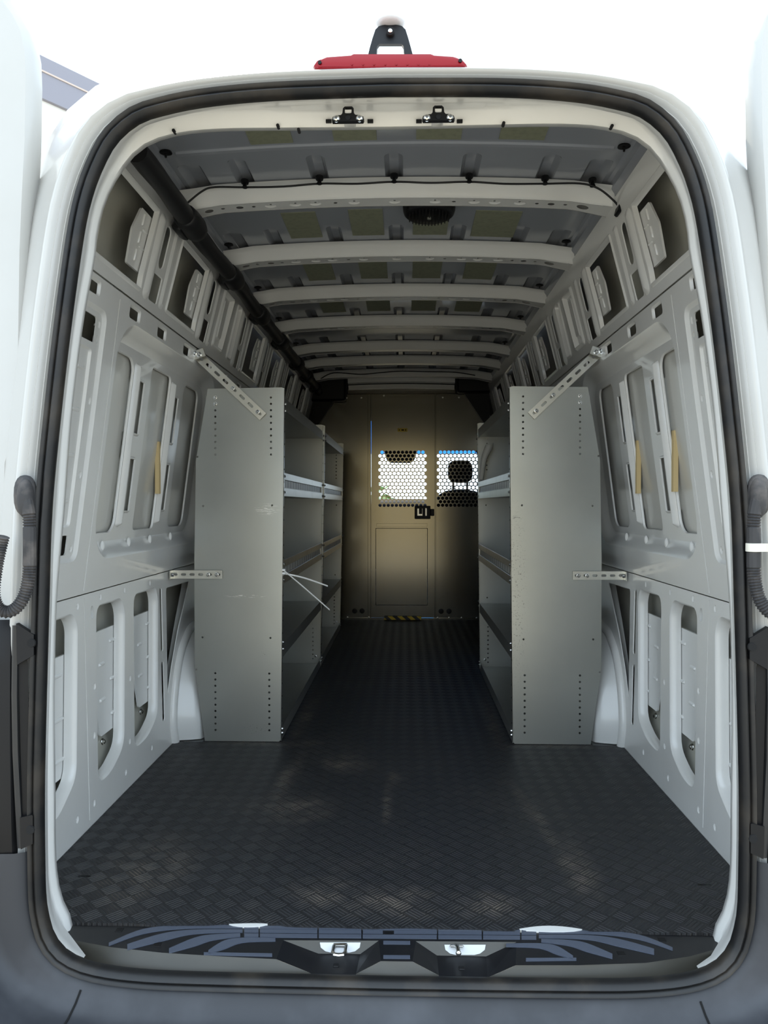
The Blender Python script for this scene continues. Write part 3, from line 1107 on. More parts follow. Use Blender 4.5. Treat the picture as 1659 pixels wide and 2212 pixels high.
strip_faces(front_top, front_bot, 'sill_fascia', M['fascia'])
strip_faces(front_topR, front_botR, 'sill_fascia', M['fascia'])
strip_faces([valleys[0]['BR'], (857, 2076), valleys[1]['BL']], [valleys[0]['br'], (857, 2106), valleys[1]['bl']], 'sill_fascia', M['fascia'])
for vy in valleys:
    q = {k_: (D(*p) if k_.isupper() else G(*p)) for k_, p in vy.items()}
    b = MB()
    # back slope with softened edge
    b.quad_grid([[q['TL'], q['TR']], [q['TL'].lerp(q['tl'], .1) + Vector((0, 0, -.001)), q['TR'].lerp(q['tr'], .1) + Vector((0, 0, -.001))], [q['tl'], q['tr']]])
    b.build('latch_slope', M['fascia'], sill, 50)
    b = MB()
    nb = 0
    fr = Vector((0, -.008, -.02))
    b.v = [q['TR'], q['BR'], q['br'], q['tr'], q['TL'], q['BL'], q['bl'], q['tl'], q['bl'] + fr, q['br'] + fr]
    b.f = [(0, 1, 2, 3), (4, 7, 6, 5), (7, 3, 2, 6), (6, 2, 9, 8)]
    b.build('latch_valley', M['deck'], sill, None)


def onslope(px, py, vy):
    """pixel on the back slope of a valley, lifted slightly"""
    a, b_, c_ = D(*vy['TL']), D(*vy['TR']), G(*vy['tl'])
    nn = (b_ - a).cross(c_ - a).normalized()
    d = FW * F + RT * (px - IW / 2) + UP * (IH / 2 - py)
    t = (a - CAM).dot(nn) / d.dot(nn)
    p = CAM + d * t
    if nn.z < 0:
        nn = -nn
    return p + nn * 0.0012


for vy, x0, x1, y0, y1 in ((valleys[0], 691, 779, 2036, 2058), (valleys[1], 960, 1049, 2041, 2063)):
    pl = [(x0, y0), (x1, y0), (x1 - 2, (y0 + y1) / 2), (x1 - 12, y1 - 3), (x1 - 24, y1), (x0 + 24, y1), (x0 + 12, y1 - 3), (x0 + 2, (y0 + y1) / 2)]
    me_ = [onslope(*p, vy) for p in pl]
    b = MB()
    b.v = me_
    b.f = [tuple(range(len(me_)))]
    b.build('latch_window', M['ext'], sill, None)


# tread strips on the deck
def tread(path, name='tread_strip'):
    """path: list of (px, py, half width px)"""
    tp = bez([(p[0], p[1], p[2]) for p in path], 5) if len(path) > 2 else [Vector(p) for p in path]
    up = Vector((0, 0, .0018))
    a = [D(p.x, p.y - p.z) for p in tp]
    c_ = [D(p.x, p.y + p.z) for p in tp]
    rows = [a, [q + up for q in a], [q + up for q in c_], c_]
    q = MB()
    q.quad_grid([[r[i] for r in rows] for i in range(len(a))])
    q.build(name, M['tread'], sill, None)


cuts = [526, 560, 687, 782, 945, 1042, 1125, 1160]
for rowi, yb in enumerate((2005.5, 2013.5, 2023)):
    for c0, c1 in zip(cuts, cuts[1:]):
        if rowi == 1 and c0 == 782:
            tread([(c0 + 2, yb + .5, 3.2), (827, yb + 1, 3.2)])
            tread([(851, yb + 1, 3.2), (c1 - 1, yb + 1.5, 3.2)])
            continue
        sl = lambda x_: yb + (x_ - 700) * 0.008
        tread([(c0 + 1.5, sl(c0), 3.2 if rowi < 2 else 3.6), (c1 - 1.5, sl(c1), 3.2 if rowi < 2 else 3.6)])
sw = [[(524, 2003, 3), (400, 2003.5, 3.5), (310, 2013, 5), (235, 2041, 3)],
      [(524, 2012, 3.2), (420, 2014, 4.5), (350, 2026, 8), (275, 2047, 6)],
      [(519, 2021, 3.4), (460, 2026, 6), (420, 2036, 9), (365, 2055, 5)],
      [(595, 2031, 3.2), (525, 2032, 5), (485, 2042, 9), (450, 2058, 4)]]
for p in sw:
    tread(p)
    tread([(1688 - a, y_ + (12 if a > 300 else 10), h_) for a, y_, h_ in p])
tread([(440, 2061, 2.5), (588, 2064, 3)])
tread([(1136, 2074, 3), (1245, 2073, 2.5)])
for cx_, y_ in ((857, 2037), (857, 2068)):
    tread([(828, y_, 3.2), (886, y_ + .5, 3.2)])
for px_, py_ in ((258, 2009), (340, 2040), (1342, 2060), (1430, 2030), (839, 2017)):
    p = D(px_, py_)
    b = MB()
    b.bx(p.x - .008, p.x + .008, p.y - .008, p.y + .008, ZD - .0005, ZD + .0006, .0004)
    b.build('clip_cap', M['black'], sill, None)
for px_, py_ in ((726, 2086), (997, 2092)):
    p = G(px_, py_)
    MB().bx(p.x - .006, p.x + .006, p.y - .006, p.y + .006, ZF - .001, ZF + .002, .001).build('clip_cap', M['black'], sill, None)
# lower strikers
st = empty('lower_striker', onslope(735, 2040, valleys[0]), 'steel loop striker in the left recess of the rear sill', 'striker', 'door latch strikers')
p0 = onslope(735, 2044, valleys[0])
b = MB()
path = [p0 + Vector((a, c_, z_)) for a, c_, z_ in ((-.013, 0, .001), (-.013, -.016, .003), (-.013, -.030, .004), (-.009, -.037, .004), (0, -.039, .004), (.009, -.037, .004), (.013, -.030, .004), (.013, -.016, .003), (.013, 0, .001))]
b.tube(path, .0042, 8)
b.bx(p0.x - .016, p0.x + .016, p0.y - .004, p0.y + .012, p0.z - .002, p0.z + .005, .002)
b.build('striker_loop', M['chrome'], st)
st = empty('lower_striker', onslope(986, 2045, valleys[1]), 'steel pin striker on a square plate in the right recess of the rear sill', 'striker', 'door latch strikers')
p0 = onslope(986, 2048, valleys[1])
b = MB()
b.box(p0 + Vector((0, 0, .003)), (.030, .020, .005), Matrix.Rotation(R(-35), 3, 'X'), .002)
b.build('striker_plate', M['chrome'], st)
b = MB()
b.tube([p0 + Vector((0, 0, .004)), p0 + Vector((.001, -.018, .012)), p0 + Vector((.002, -.034, .010))], [.0055, .0045, .0045], 10)
b.ell(p0 + Vector((.002, -.035, .010)), .006, .005, .006, 10, 6)
b.build('striker_pin', M['chrome'], st)

# ================================================================== BUMPER
ZB = 0.235
hb = [p for p in resample(bez(SEAL, 8), 220) if p.y < ZB and p.x > -1][:]
hb = hb[:next((i for i, p in enumerate(hb) if p.y >= ZB - .004), len(hb))]
hb = [p for i, p in enumerate(hb) if i < 120]
LBm = [Vector((-p.x, p.y)) for p in hb[::-1]] + [Vector((p.x, p.y)) for p in hb[1:]]
LBn = []
for i in range(len(LBm)):
    t = (LBm[min(i + 1, len(LBm) - 1)] - LBm[max(i - 1, 0)]).normalized()
    LBn.append(Vector((t.y, -t.x)))
bump = empty('rear_bumper', (0, 1.4, -.3), 'dark grey plastic rear bumper below the door opening', 'bumper')
bsec = [(.014, 1.512), (.018, 1.500), (.024, 1.494), (.036, 1.487), (.055, 1.475), (.068, 1.450), (.072, 1.40), (.076, 1.32), (.085, 1.26), (.11, 1.235), (.20, 1.225)]


def bump_rows(i0, i1):
    rows = []
    for n_, Y in bsec:
        r = []
        for p, q in zip(LBm[i0:i1], LBn[i0:i1]):
            side = abs(q.x) ** 2
            yy_ = Y + side * max(0, (1.487 - Y)) * 0.72 + side * max(0, n_ - .05) * .35
            nn_ = n_ + side * max(0, n_ - .03) * .9
            r.append(Vector((p.x + q.x * nn_, yy_, p.y + q.y * nn_)))
        rows.append(r)
    return rows


iL = min(range(len(LBm)), key=lambda i: abs(LBm[i].x + .60) + (9 if LBm[i].y > .1 else 0))
iR = len(LBm) - 1 - iL
gapn = 0
MB().quad_grid(bump_rows(iL + 1, iR)).build('bumper_step', M['bumper'], bump, 60)
MB().quad_grid(bump_rows(0, iL + 2)).build('bumper_corner', M['bumper'], bump, 60)
MB().quad_grid(bump_rows(iR - 1, len(LBm))).build('bumper_corner', M['bumper'], bump, 60)
for i in (iL, iR - 1):
    rws = bump_rows(i, i + 2)
    b = MB()
    path = [(r[0] + r[1]) / 2 + Vector((0, -.0004, .0012)) for r in rws[3:]]
    b.tube(path, .0022, 6)
    b.build('seam_gap', M['dark'], bump)

# ================================================================== REAR DOORS (swung fully open)
dtr = [(-10, -60), (4, 0), (27, 32), (44, 66), (53, 110), (55, 165), (53, 300), (47, 420), (42, 540), (38, 800), (30, 930), (10, 1000), (6, 1150), (5, 1335)]


def rear_door(s, label):
    e = [at(px, py, 1.60) for px, py in dtr]
    e = [(abs(p.x), p.z) for p in e]
    e = [(a, z) for a, z in e]
    root = empty('rear_door', (s * .87, 1.62, .60), label, 'van door', 'open rear doors')
    po = [(1.55, 0.62), (e[-1][0], 0.62)] + e[::-1] + [(1.10, 1.97), (1.55, 1.99)]
    po = [(q[0], q[1]) for q in po]
    if area2(po) < 0:
        po = po[::-1]
    mp = lambda a, c_, d_: Vector((s * a, 1.60 + d_, c_))
    sh = Sheet(mp)
    win = rrect(0.865, 1.48, 1.565, 1.80, 0.05, 6)
    win2 = rrect(0.875, 1.48, 1.05, 1.50, 0.05, 6)
    sh.region(po, 0, [feat(win, [(0.006, .003), (0.016, .014), (.008, .002)], []), feat(win2, [(0.006, .003), (0.012, .012), (.008, .002)], [])])
    L_ = len(po)
    b0 = len(sh.v)
    sh.v += [mp(p[0], p[1], 0) for p in po]
    pi = inset(po, -.012)
    sh.v += [mp(p[0], p[1], .012) for p in pi]
    sh.v += [mp(p[0], p[1], .05) for p in pi]
    for rr_ in (0, 1):
        sh.f += [(b0 + rr_ * L_ + i, b0 + rr_ * L_ + (i + 1) % L_, b0 + (rr_ + 1) * L_ + (i + 1) % L_, b0 + (rr_ + 1) * L_ + i) for i in range(L_)]
    sh.build('inner_door_panel', M['jamb'], root, 60)
    b = MB()
    b.tube([(s * .895, 1.601, 1.745), (s * .895, 1.596, 1.745)], .006, 10)
    b.build('door_plug', M['black'], root)
    return root


DOORS = {}
DOORS[-1] = rear_door(-1, 'open white rear door at the left edge beside the tall jamb')
DOORS[1] = rear_door(1, 'open white rear door at the right edge with taped hose beside it')


# ================================================================== HOSES, TAIL LIGHTS, HINGES
def hose(s, label, tape):
    pth = [(56, 1078), (62, 1106), (64, 1135), (64, 1180), (64, 1222), (61, 1255), (52, 1288), (36, 1312), (16, 1322), (-4, 1312), (-14, 1280), (-8, 1225), (0, 1185), (6, 1160)]
    P = []
    for i, (px, py) in enumerate(pth):
        Y = 1.468 if i < 5 else 1.468 - 0.003 * (i - 4)
        q = at(px, py, Y)
        P.append(Vector((s * abs(q.x), q.y, q.z)))
    root = empty('cable_hose', P[0], label, 'hose', 'corrugated door hoses')
    sm = resample(bez(P, 10), 150)
    # distances
    rr, pp = [], []
    for i, p in enumerate(sm):
        py_ = CZ - p.z
        fr_ = i / 149
        corr = fr_ > 0.335 or 0.07 < fr_ < 0.135
        pp.append(p)
        rr.append((0.0128 if i % 2 else 0.0100) if corr else 0.0125)
    b = MB()
    b.tube(pp, rr, 12)
    b.build('corrugated_tube', M['hose'], root, 20)
    g = at(58, 1070, 1.478)
    b = MB()
    b.ell((s * (abs(g.x) + .006), 1.484, g.z), .021, .016, .040, 14, 10, .8)
    b.ell((s * (abs(g.x) - .001), 1.471, g.z - .006), .015, .016, .038, 14, 10, .85)
    b.build('grommet', M['hose'], root, 60)
    if tape:
        b = MB()
        c_ = P[3]
        b.tube([c_ + Vector((0, 0, .008)), c_ + Vector((0, 0, .0075)), c_ + Vector((0, 0, -.0075)), c_ + Vector((0, 0, -.008))], [.013, .0145, .0145, .013], 12)
        b.bx(c_.x, c_.x + .05, c_.y - .0135, c_.y - .0115, c_.z - .0075, c_.z + .008)
        b.build('tape_wrap', M['tape'], root)


hose(-1, 'dusty corrugated rubber hose looped at the left door jamb', False)
hose(1, 'corrugated rubber hose with white tape at the right door jamb', True)


def tail(s, label):
    root = empty('tail_light', (s * .84, 1.53, .18), label, 'tail light', 'rear tail lights')
    b = MB()
    rows = []
    for z_, w_ in ((.16, .0), (.19, .012), (.30, .016), (.45, .018), (.60, .014), (.675, .010), (.69, 0)):
        x0 = .735 + (z_ - .16) * .005
        rows.append([Vector((s * (x0 + a), 1.503 + yy_ - w_, z_)) for a, yy_ in ((0, .09), (.002, .012), (.010, 0), (.06, -.004), (.12, .01), (.16, .05), (.17, .12))])
    b.quad_grid(rows, False)
    b.build('lamp_lens', M['black'], root, 50)
    b = MB()
    e = [at(px, py, 1.49) for px, py in ((33, 1350), (31, 1500), (33, 1620), (38, 1720), (44, 1830))]
    b.quad_grid([[Vector((s * (abs(p.x) + .004), p.y - .004, p.z)), Vector((s * abs(p.x), p.y - .006, p.z)), Vector((s * (abs(p.x) - .007), p.y - .004, p.z)), Vector((s * (abs(p.x) - .008), p.y + .02, p.z))] for p in e])
    b.build('trim_strip', M['trim'], root, 40)
    b = MB()
    e = [((38, 1345), (58, 1435)), ((40, 1500), (58, 1500)), ((43, 1620), (62, 1640)), ((48, 1770), (66, 1790))]
    b.quad_grid([[Vector((s * abs(at(*a, 1.49).x), 1.492, at(*a, 1.49).z)), Vector((s * abs(at(*c_, 1.49).x), 1.495, at(*c_, 1.49).z))] for a, c_ in e])
    b.build('lamp_bezel', M['black'], root, 40)
    return root


tail(-1, 'dark tail light housing at the left edge below the hose')
tail(1, 'dark tail light housing at the right edge below the taped hose')


def hinge(s, pts_, hole):
    P = [at(px, py, 1.488) for px, py in pts_]
    P = [Vector((s * abs(p.x), 1.482, p.z)) for p in P]
    b = MB()
    b.prism(P, (0, .012, 0))
    h_ = b.build('hinge_plate', M['black'], DOORS[s])
    q = at(*hole, 1.488)
    b = MB()
    b.tube([(s * abs(q.x), 1.4835, q.z), (s * abs(q.x), 1.480, q.z)], [.009, .008], 14)
    b.build('hinge_pin', M['dark'], h_)


hz = [(38, 1346), (72, 1368), (76, 1370), (76, 1414), (40, 1435)]
hl = [(46, 1764), (72, 1758), (74, 1760), (74, 1820), (48, 1832)]
for s in (-1, 1):
    hinge(s, hz, (71, 1388))
    hinge(s, hl, (69, 1790))

# ================================================================== BRAKE LIGHT, REAR CAMERA, UPPER STRIKERS
YB = 1.52
bl = empty('brake_light', at(843, 150, YB), 'red high-mounted brake light strip on the rear roof edge', 'brake light')
tp = [(677, 148), (684, 138), (700, 131), (755, 127), (760, 124), (935, 124), (940, 127), (985, 130), (1000, 136), (1009, 146), (1006, 150), (680, 153)]
P = [at(a, c_, YB) for a, c_ in tp]
b = MB()
cen = sum(P, Vector()) / len(P)
b.quad_grid([[cen + (p - cen) * .94 + Vector((0, -.012, 0)) for p in P], [cen + (p - cen) * .985 + Vector((0, -.010, 0)) for p in P], [p + Vector((0, -.003, 0)) for p in P], [p + Vector((0, .05, .012)) for p in P]], True, True)
b.build('lens', M['red'], bl, 45)
b = MB()
q0, q1 = at(682, 149.5, YB - .014), at(1004, 146.5, YB - .014)
b.box((q0 + q1) / 2, ((q1 - q0).x, .012, .0055), None, .0025)
b.build('lens_rib', M['red'], bl)
for a, c_ in ((691, 137), (994, 133)):
    q = at(a, c_, YB - .010)
    b = MB()
    b.tube([q + Vector((0, .004, 0)), q + Vector((0, -.0045, 0))], [.0042, .0036], 10)
    b.build('screw', M['black'], bl)
for i in range(8):
    q = at(760 + i * 24, 139, YB - .0125)
    b = MB()
    b.tube([q + Vector((0, .004, 0)), q + Vector((0, -.0008, 0))], .0022, 6)
    b.build('led', M['red'], bl)
YC = 1.56
cam_root = empty('reversing_camera', at(843, 126, YC), 'black arched rear-view camera mount above the brake light', 'camera')
outer = [(793, 128), (798, 100), (804, 74), (810, 52), (818, 43), (830, 40), (843, 39.5), (856, 40), (868, 43), (876, 52), (882, 74), (888, 100), (894, 128), (874, 128), (872, 96), (868, 89), (818, 89), (814, 96), (812, 128)]
P = [at(a, c_, YC) for a, c_ in outer]
zmid = P[0].z
ov, of = triang([(p.x, p.z) for p in P][::-1], [])
yy_f = lambda z: YC + (z - zmid) * .25
b = MB()
n_ = len(ov)
b.v = [Vector((p[0], yy_f(p[1]), p[1])) for p in ov] + [Vector((p[0] * .97, yy_f(p[1]) + .016, p[1] + .004)) for p in ov]
b.f = list(of) + [tuple(n_ + i for i in t) for t in of]
L = len(P)
k0 = len(b.v)
b.v += [Vector((p.x, yy_f(p.z), p.z)) for p in P] + [Vector((p.x * .97, yy_f(p.z) + .016, p.z + .004)) for p in P]
b.f += [(k0 + i, k0 + (i + 1) % L, k0 + L + (i + 1) % L, k0 + L + i) for i in range(L)]
b.build('camera_arch', M['black'], cam_root, None)
q = at(843, 40, YC + .02)
b = MB()
b.ell(q + Vector((0, .012, -.002)), .031, .03, .0125, 18, 10)
b.build('white_cap', M['ext'], cam_root)
q = at(843, 68, YC + .008)
b = MB()
b.tube([q + Vector((0, .01, 0)), q + Vector((0, -.002, 0)), q + Vector((0, -.003, 0))], [.009, .0085, .006], 16)
b.build('lens_ring', M['dark'], cam_root)
b = MB()
b.ell(q + Vector((0, -.003, 0)), .0045, .002, .0045, 10, 6)
b.build('camera_lens', M['chrome'], cam_root)


def striker(px, py, label):
    q = at(px, py, 1.556)
    root = empty('upper_striker', q, label, 'striker', 'header latch strikers')
    ph = .00098
    half_ = [(-34, -9), (34, -9), (36, -4), (34, 4), (26, 8), (16, 9), (13, 14), (12, 28), (8, 33), (-8, 33), (-12, 28), (-13, 14), (-16, 9), (-26, 8), (-34, 4), (-36, -4)]
    po = [(a * ph * .93, c_ * ph * .93) for a, c_ in half_]
    ho = [rrect(-7 * ph, 7 * ph, 12 * ph, 27 * ph, .003, 2)]
    plate('striker_plate', po, ho, .007, q + Vector((0, -.004, 0)), (1, 0, 0), (0, .35, 1), M['black'], root)
    for a in (-24, 24):
        bolt(q + Vector((a * ph, -.004, -.002)), root, '-y', .9)
    b = MB()
    b.bx(q.x - .012, q.x + .012, q.y + .003, 1.618, q.z + .012, q.z + .022, .002)
    b.build('mount_block', M['inner'], root)
    b = MB()
    b.tube([q + Vector((0, -.003, 0)), q + Vector((0, -.006, 0))], [.006, .005], 10)
    b.build('centre_stud', M['black'], root)


striker(752, 257, 'left of two black latch strikers on the rear header')
striker(947, 255, 'right of two black latch strikers on the rear header')

# ================================================================== SHELVING UNITS
BACK = [(.729, 1.368), (.776, 1.09), (.783, .72), (.783, .295), (.744, .002)]
FT, FB = .431, .446


def FX(z):
    return FB + (FT - FB) * z / 1.368


def BXk(z):
    for (x0, z0), (x1, z1) in zip(BACK, BACK[1:]):
        if z >= z1:
            return x1 + (x0 - x1) * (z - z1) / (z0 - z1)
    return BACK[-1][0]


def shelf_unit(s, Y0, Y1, label, near_dots=True, lean=0.0):
    root = empty('shelving_unit', (s * .6, Y0, 0), label, 'shelving', 'grey van shelving units')
    for e, Y in ((0, Y0), (1, Y1)):
        po = [(FT, 1.368), (FT + .012, 1.372)] + BACK + [(FB + .008, .002), (FB, .012)]
        holes = []
        for col in (.700, .484):
            for i in range(10):
                if e == 0 and col == .7 and i < 2:
                    continue
                holes.append(circ(col, 1.333 - i * .0244, .0043, n=8))
            for i in range(10):
                holes.append(circ(col + (.002 if col > .6 else .008), .266 - i * .0245, .0043, n=8))
        for a, z_ in ((.480, .917), (.748, .915), (.752, .405), (.487, .404), (.77, 1.105), (.777, .28)):
            holes.append(circ(a, z_, .004, n=8))
        plate('end_panel', [(s * a, z_) for a, z_ in po], [[(s * a, z_) for a, z_ in h] for h in holes], .0016, (0, Y, 0), (1, 0, 0), (0, 0, 1), M['shelf'], root)
        if e == 0:
            for i in range(2):
                bolt((s * .70, Y - .001, 1.333 - i * .0244), root, '-y', .95)
        # folded front flange of the end panel
        d = .018 if e == 0 else -.018
        b = MB()
        b.prism([(s * FX(0.012), Y, .012), (s * FX(1.366), Y, 1.366), (s * FX(1.366), Y + d, 1.366), (s * FX(.012), Y + d, .012)], (s * .0016, 0, 0))
        b.build('front_flange', M['shelf'], root, None)
        dm = MB()
        z_ = .08
        while z_ < 1.3:
            dm.box((s * (FX(z_) - .0004), Y + d * .5, z_), (.0012, .004, .006))
            z_ += .0488
        dm.build('flange_slots', M['dark'], root, None)['kind'] = 'stuff'
    # trays
    for name, z_, lip in (('top_tray', 1.295, 'plain'), ('shelf_tray', .956, 'rule'), ('shelf_tray', .616, 'rule'), ('shelf_tray', .372, 'down'), ('bottom_tray', .020, 'low')):
        xb = min(BXk(z_) - .004, .74 if z_ < .4 else 9)
        y0, y1 = Y0 + .003, Y1 - .003
        b = MB()
        b.bx(s * (FX(z_) + .003), s * xb, y0, y1, z_ - .0012, z_, 0)
        # back lip
        b.bx(s * (xb - .0015), s * xb, y0, y1, z_, z_ + .05)
        if lip == 'plain':
            b.bx(s * (FX(z_) + .001), s * (FX(z_) + .003), y0, y1, z_ - .01, z_ + .038)
        elif lip == 'down':
            b.bx(s * (FX(z_) + .001), s * (FX(z_) + .003), y0, y1, z_ - .046, z_ + .004)
        elif lip == 'low':
            b.bx(s * (FX(z_) + .001), s * (FX(z_) + .003), y0, y1, .004, .052)
        t_ = b.build(name, M['shelf'], root, None)
        if lip == 'rule':
            b = MB()
            x0, x1 = FX(z_) - .001, FX(z_) + .003
            b.bx(s * x0, s * x1, y0, y1, z_ + .060, z_ + .088, .001)
            b.bx(s * x0, s * x1, y0, y1, z_ - .004, z_ + .030, .001)
            b.bx(s * x0, s * x1, y0, y0 + .02, z_ + .0295, z_ + .0605)
            b.bx(s * x0, s * x1, y1 - .045, y1, z_ + .0295, z_ + .0605)
            b.bx(s * (x0 - .001), s * (x1 - .001), y0, y1, z_ + .0275, z_ + .0305, .0008)
            lp = b.build('shelf_lip', M['alu'], t_, None)
            b = MB()
            b.bx(s * (x1 + .002), s * (x1 + .003), y0 + .012, y1 - .075, z_ + .031, z_ + .059)
            b.build('label_strip', M['ruler'], lp, None)
            for yy_ in (Y0 + .009, Y1 - .009):
                for zz_ in (z_ + .074, z_ + .012):
                    bolt((s * (FX(zz_) - .001), yy_, zz_), root, '-x' if s > 0 else '+x', .8)
        else:
            for yy_ in (Y0 + .009, Y1 - .009):
                for zz_ in (z_ + .014, z_ - .012 if z_ > .1 else z_ + .03):
                    bolt((s * (FX(zz_) - .001), yy_, zz_), root, '-x' if s > 0 else '+x', .8)
    # stray bolts through the far panel
    for a, z_ in ((.69, 1.24), (.69, 1.205), (.475, .305), (.475, .06)):
        bolt((s * a, Y1 - .002, z_), root, '-y', .9)
    if lean:
        root.rotation_euler = (0, R(lean), 0)
    return root


shelf_unit(-1, 2.937, 4.315, 'tall grey steel shelving unit, nearest one along the left wall')
shelf_unit(-1, 4.325, 5.60, 'grey steel shelving unit behind the first one along the left wall', lean=0.4)
shelf_unit(1, 2.935, 4.245, 'tall grey steel shelving unit standing alone along the right wall')


# ================================================================== BRACE STRAPS
def strap(p, q, width, n, label, bolts):
    p, q = Vector(p), Vector(q)
    root = empty('brace_strap', q, label, 'metal strap', 'slotted steel brace straps')
    ax = (q - p)
    L_ = ax.length
    ax.normalize()
    bz = Vector((0, -1, 0)).cross(ax)
    hs = []
    pitch = L_ / n
    for i in range(n):
        a = pitch * (i + .5)
        hs.append(rrect(a - pitch * .30, a + pitch * .30, -.0048, .0048, .0047, 4))
    plate('slotted_bar', [(0, -width / 2), (L_, -width / 2), (L_, width / 2), (0, width / 2)], hs, .003, p, ax, bz, M['zinc'], root)
    for i in bolts:
        a = pitch * (i + .5)
        bolt(p + ax * (a - pitch * .1) + Vector((0, -.003, 0)), root, '-y', 1.05)
    return root


for s, nm in ((-1, 'left'), (1, 'right')):
    r_ = strap((s * .770, 2.925, 1.499), (s * .513, 2.925, 1.258), .036, 8, 'slotted steel strap slanting down to the top of the %s shelving end panel' % nm, (4 if s < 0 else 5, 7))
    b = MB()
    c_ = Vector((s * .762, 2.905, 1.494))
    b.box(c_ + Vector((-s * .002, 0, 0)), (.058, .004, .034), Matrix.Rotation(R(20 * s), 3, 'Y'), .0015)
    b.box(c_ + Vector((s * .012, .010, 0)), (.004, .03, .034), None, .0015)
    b.build('angle_bracket', M['zinc'], r_)
    bolt(c_ + Vector((-s * .010, -.003, -.001)), r_, '-y', 1.3)
    bolt(c_ + Vector((s * .009, -.003, .004)), r_, '-y', 1.5)
    r_ = strap((s * .872, 2.925, .650), (s * .672, 2.925, .650), .032, 6, 'short level slotted steel strap at mid height on the %s shelving end panel' % nm, (4, 5))
    b = MB()
    b.bx(s * .862, s * .866, 2.890, 2.925, .632, .668, .001)
    b.build('angle_bracket', M['zinc'], r_)
    b = MB()
    b.tube([(s * .861, 2.908, .65), (s * .853, 2.908, .65)], [.008, .006], 8)
    b.build('bracket_nut', M['chrome'], r_)

# ================================================================== CABLE TIES, SHEATH
for (p, mid, q, lab) in (((-.436, 2.93, .668), (-.36, 2.95, .60), (-.262, 2.985, .507), 'longer white cable tie sticking out low from the left shelving edge'),
                         ((-.436, 2.932, .655), (-.36, 2.96, .635), (-.272, 3.01, .598), 'shorter white cable tie sticking out above the longer one on the left shelving')):
    root = empty('cable_tie', p, lab, 'cable tie', 'white cable ties')
    b = MB()
    pts_ = bez([p, mid, q], 8)
    b.quad_grid([[t + Vector((0, 0, .0030)), t + Vector((0, -.0016, 0)), t + Vector((0, 0, -.0030)), t + Vector((0, .0016, 0))] for t in pts_], True, True)
    b.build('tie_tail', M['tie'], root, 30)
    b = MB()
    b.box(Vector(p) + Vector((.002, 0, 0)), (.012, .009, .009), None, .001)
    b.build('tie_head', M['tie'], root)
root = empty('plastic_sheath', at(1040, 1040, 4.12), 'grey slant-cut plastic tube leaning in the right shelving near the perforated window', 'plastic tube')
p0, p1, p2 = at(1040, 1037, 4.12), at(1046, 990, 4.14), at(1058, 962, 4.15)
b = MB()
pts_ = bez([p0, p1, p2], 6)
b.tube(pts_, [.010 + .012 * i / (len(pts_) - 1) for i in range(len(pts_))], 12, True)
for i in range(12):       # slanted cut
    pass
e_ = b.v[-12:]
for i, p in enumerate(e_):
    p += Vector((0, 0, 1)) * (p.x - p2.x) * 1.1
b.build('tube_body', M['sheath'], root)

# ================================================================== LOOM TUBE, WIRE, ROOF SPEAKER
root = empty('loom_tube', (-.648, 1.75, 1.80), 'long black wiring tube along the left roof edge', 'wiring tube')
pa, pb = Vector((-.638, 1.90, 1.802)), Vector((-.640, 5.95, 1.80))
b = MB()
pth, rr = [], []
n_ = 60
for i in range(n_ + 1):
    t = i / n_
    pth.append(pa.lerp(pb, t) + Vector((.003 * math.sin(t * 30), 0, .003 * math.sin(t * 23 + 1))))
    rr.append(.029 + .0015 * math.sin(t * 90))
b.tube(pth, rr, 14)
b.build('sleeve', M['sleeve'], root, 50)
for yb in BOWS:
    b = MB()
    t = (yb - .06 - pa.y) / (pb.y - pa.y)
    c_ = pa.lerp(pb, t)
    b.tube([c_ + Vector((0, y_, z_)) for y_, z_ in ((-.075, 0), (-.07, 0), (-.02, .002), (.03, .001), (.06, 0), (.066, 0))], [.030, .036, .040, .041, .037, .030], 14)
    b.build('sleeve_collar', M['sleeve'], root, 50)
    b = MB()
    b.box(c_ + Vector((-.030, 0, -.018)), (.03, .10, .035), Matrix.Rotation(R(30), 3, 'Y'), .006)
    b.build('collar_foot', M['sleeve'], root)

wire = empty('roof_wire', (0, 2.39, 1.93), 'thin black wire clipped along the rear edge of the first roof bow', 'wire', 'black roof wires')
pts_ = [(-.655, 2.37, 1.85), (-.60, 2.372, 1.895), (-.56, 2.376, 1.910)] + [(-.46 + .115 * i, 2.383, RZ(-.46 + .115 * i) - .022 - .004 * (i % 2)) for i in range(9)] + [(.57, 2.376, 1.908), (.625, 2.37, 1.89), (.67, 2.37, 1.855), (.70, 2.385, 1.83)]
b = MB()
b.tube(bez(pts_, 6), .0032, 8)
b.build('wire_run', M['sleeve'], wire)
for xx in (-.465, -.232, 0, .232, .465, .61):
    b = MB()
    z_ = RZ(xx)
    b.tube([(xx, 2.378, z_ - .004), (xx, 2.376, z_ - .012), (xx, 2.376, z_ - .013), (xx, 2.375, z_ - .02), (xx, 2.374, z_ - .026)], [.013, .012, .006, .006, .009], 10)
    b.build('wire_clip', M['black'], wire)
b = MB()
b.box((.693, 2.375, 1.835), (.014, .05, .05), Matrix.Rotation(R(14), 3, 'Y'), .004)
b.build('wire_plug', M['black'], wire)
wire2 = empty('roof_wire', (0, 5.7, 1.93), 'thin black wire sagging along the farthest roof bows near the partition', 'wire', 'black roof wires')
b = MB()
b.tube(bez([(-.60, 5.70, 1.86), (-.5, 5.68, 1.90), (-.3, 5.66, 1.885), (-.15, 5.68, 1.90), (0, 5.68, 1.91), (.2, 5.68, 1.905), (.4, 5.68, 1.90), (.55, 5.70, 1.88)], 6), .004, 6)
b.build('wire_run', M['sleeve'], wire2)

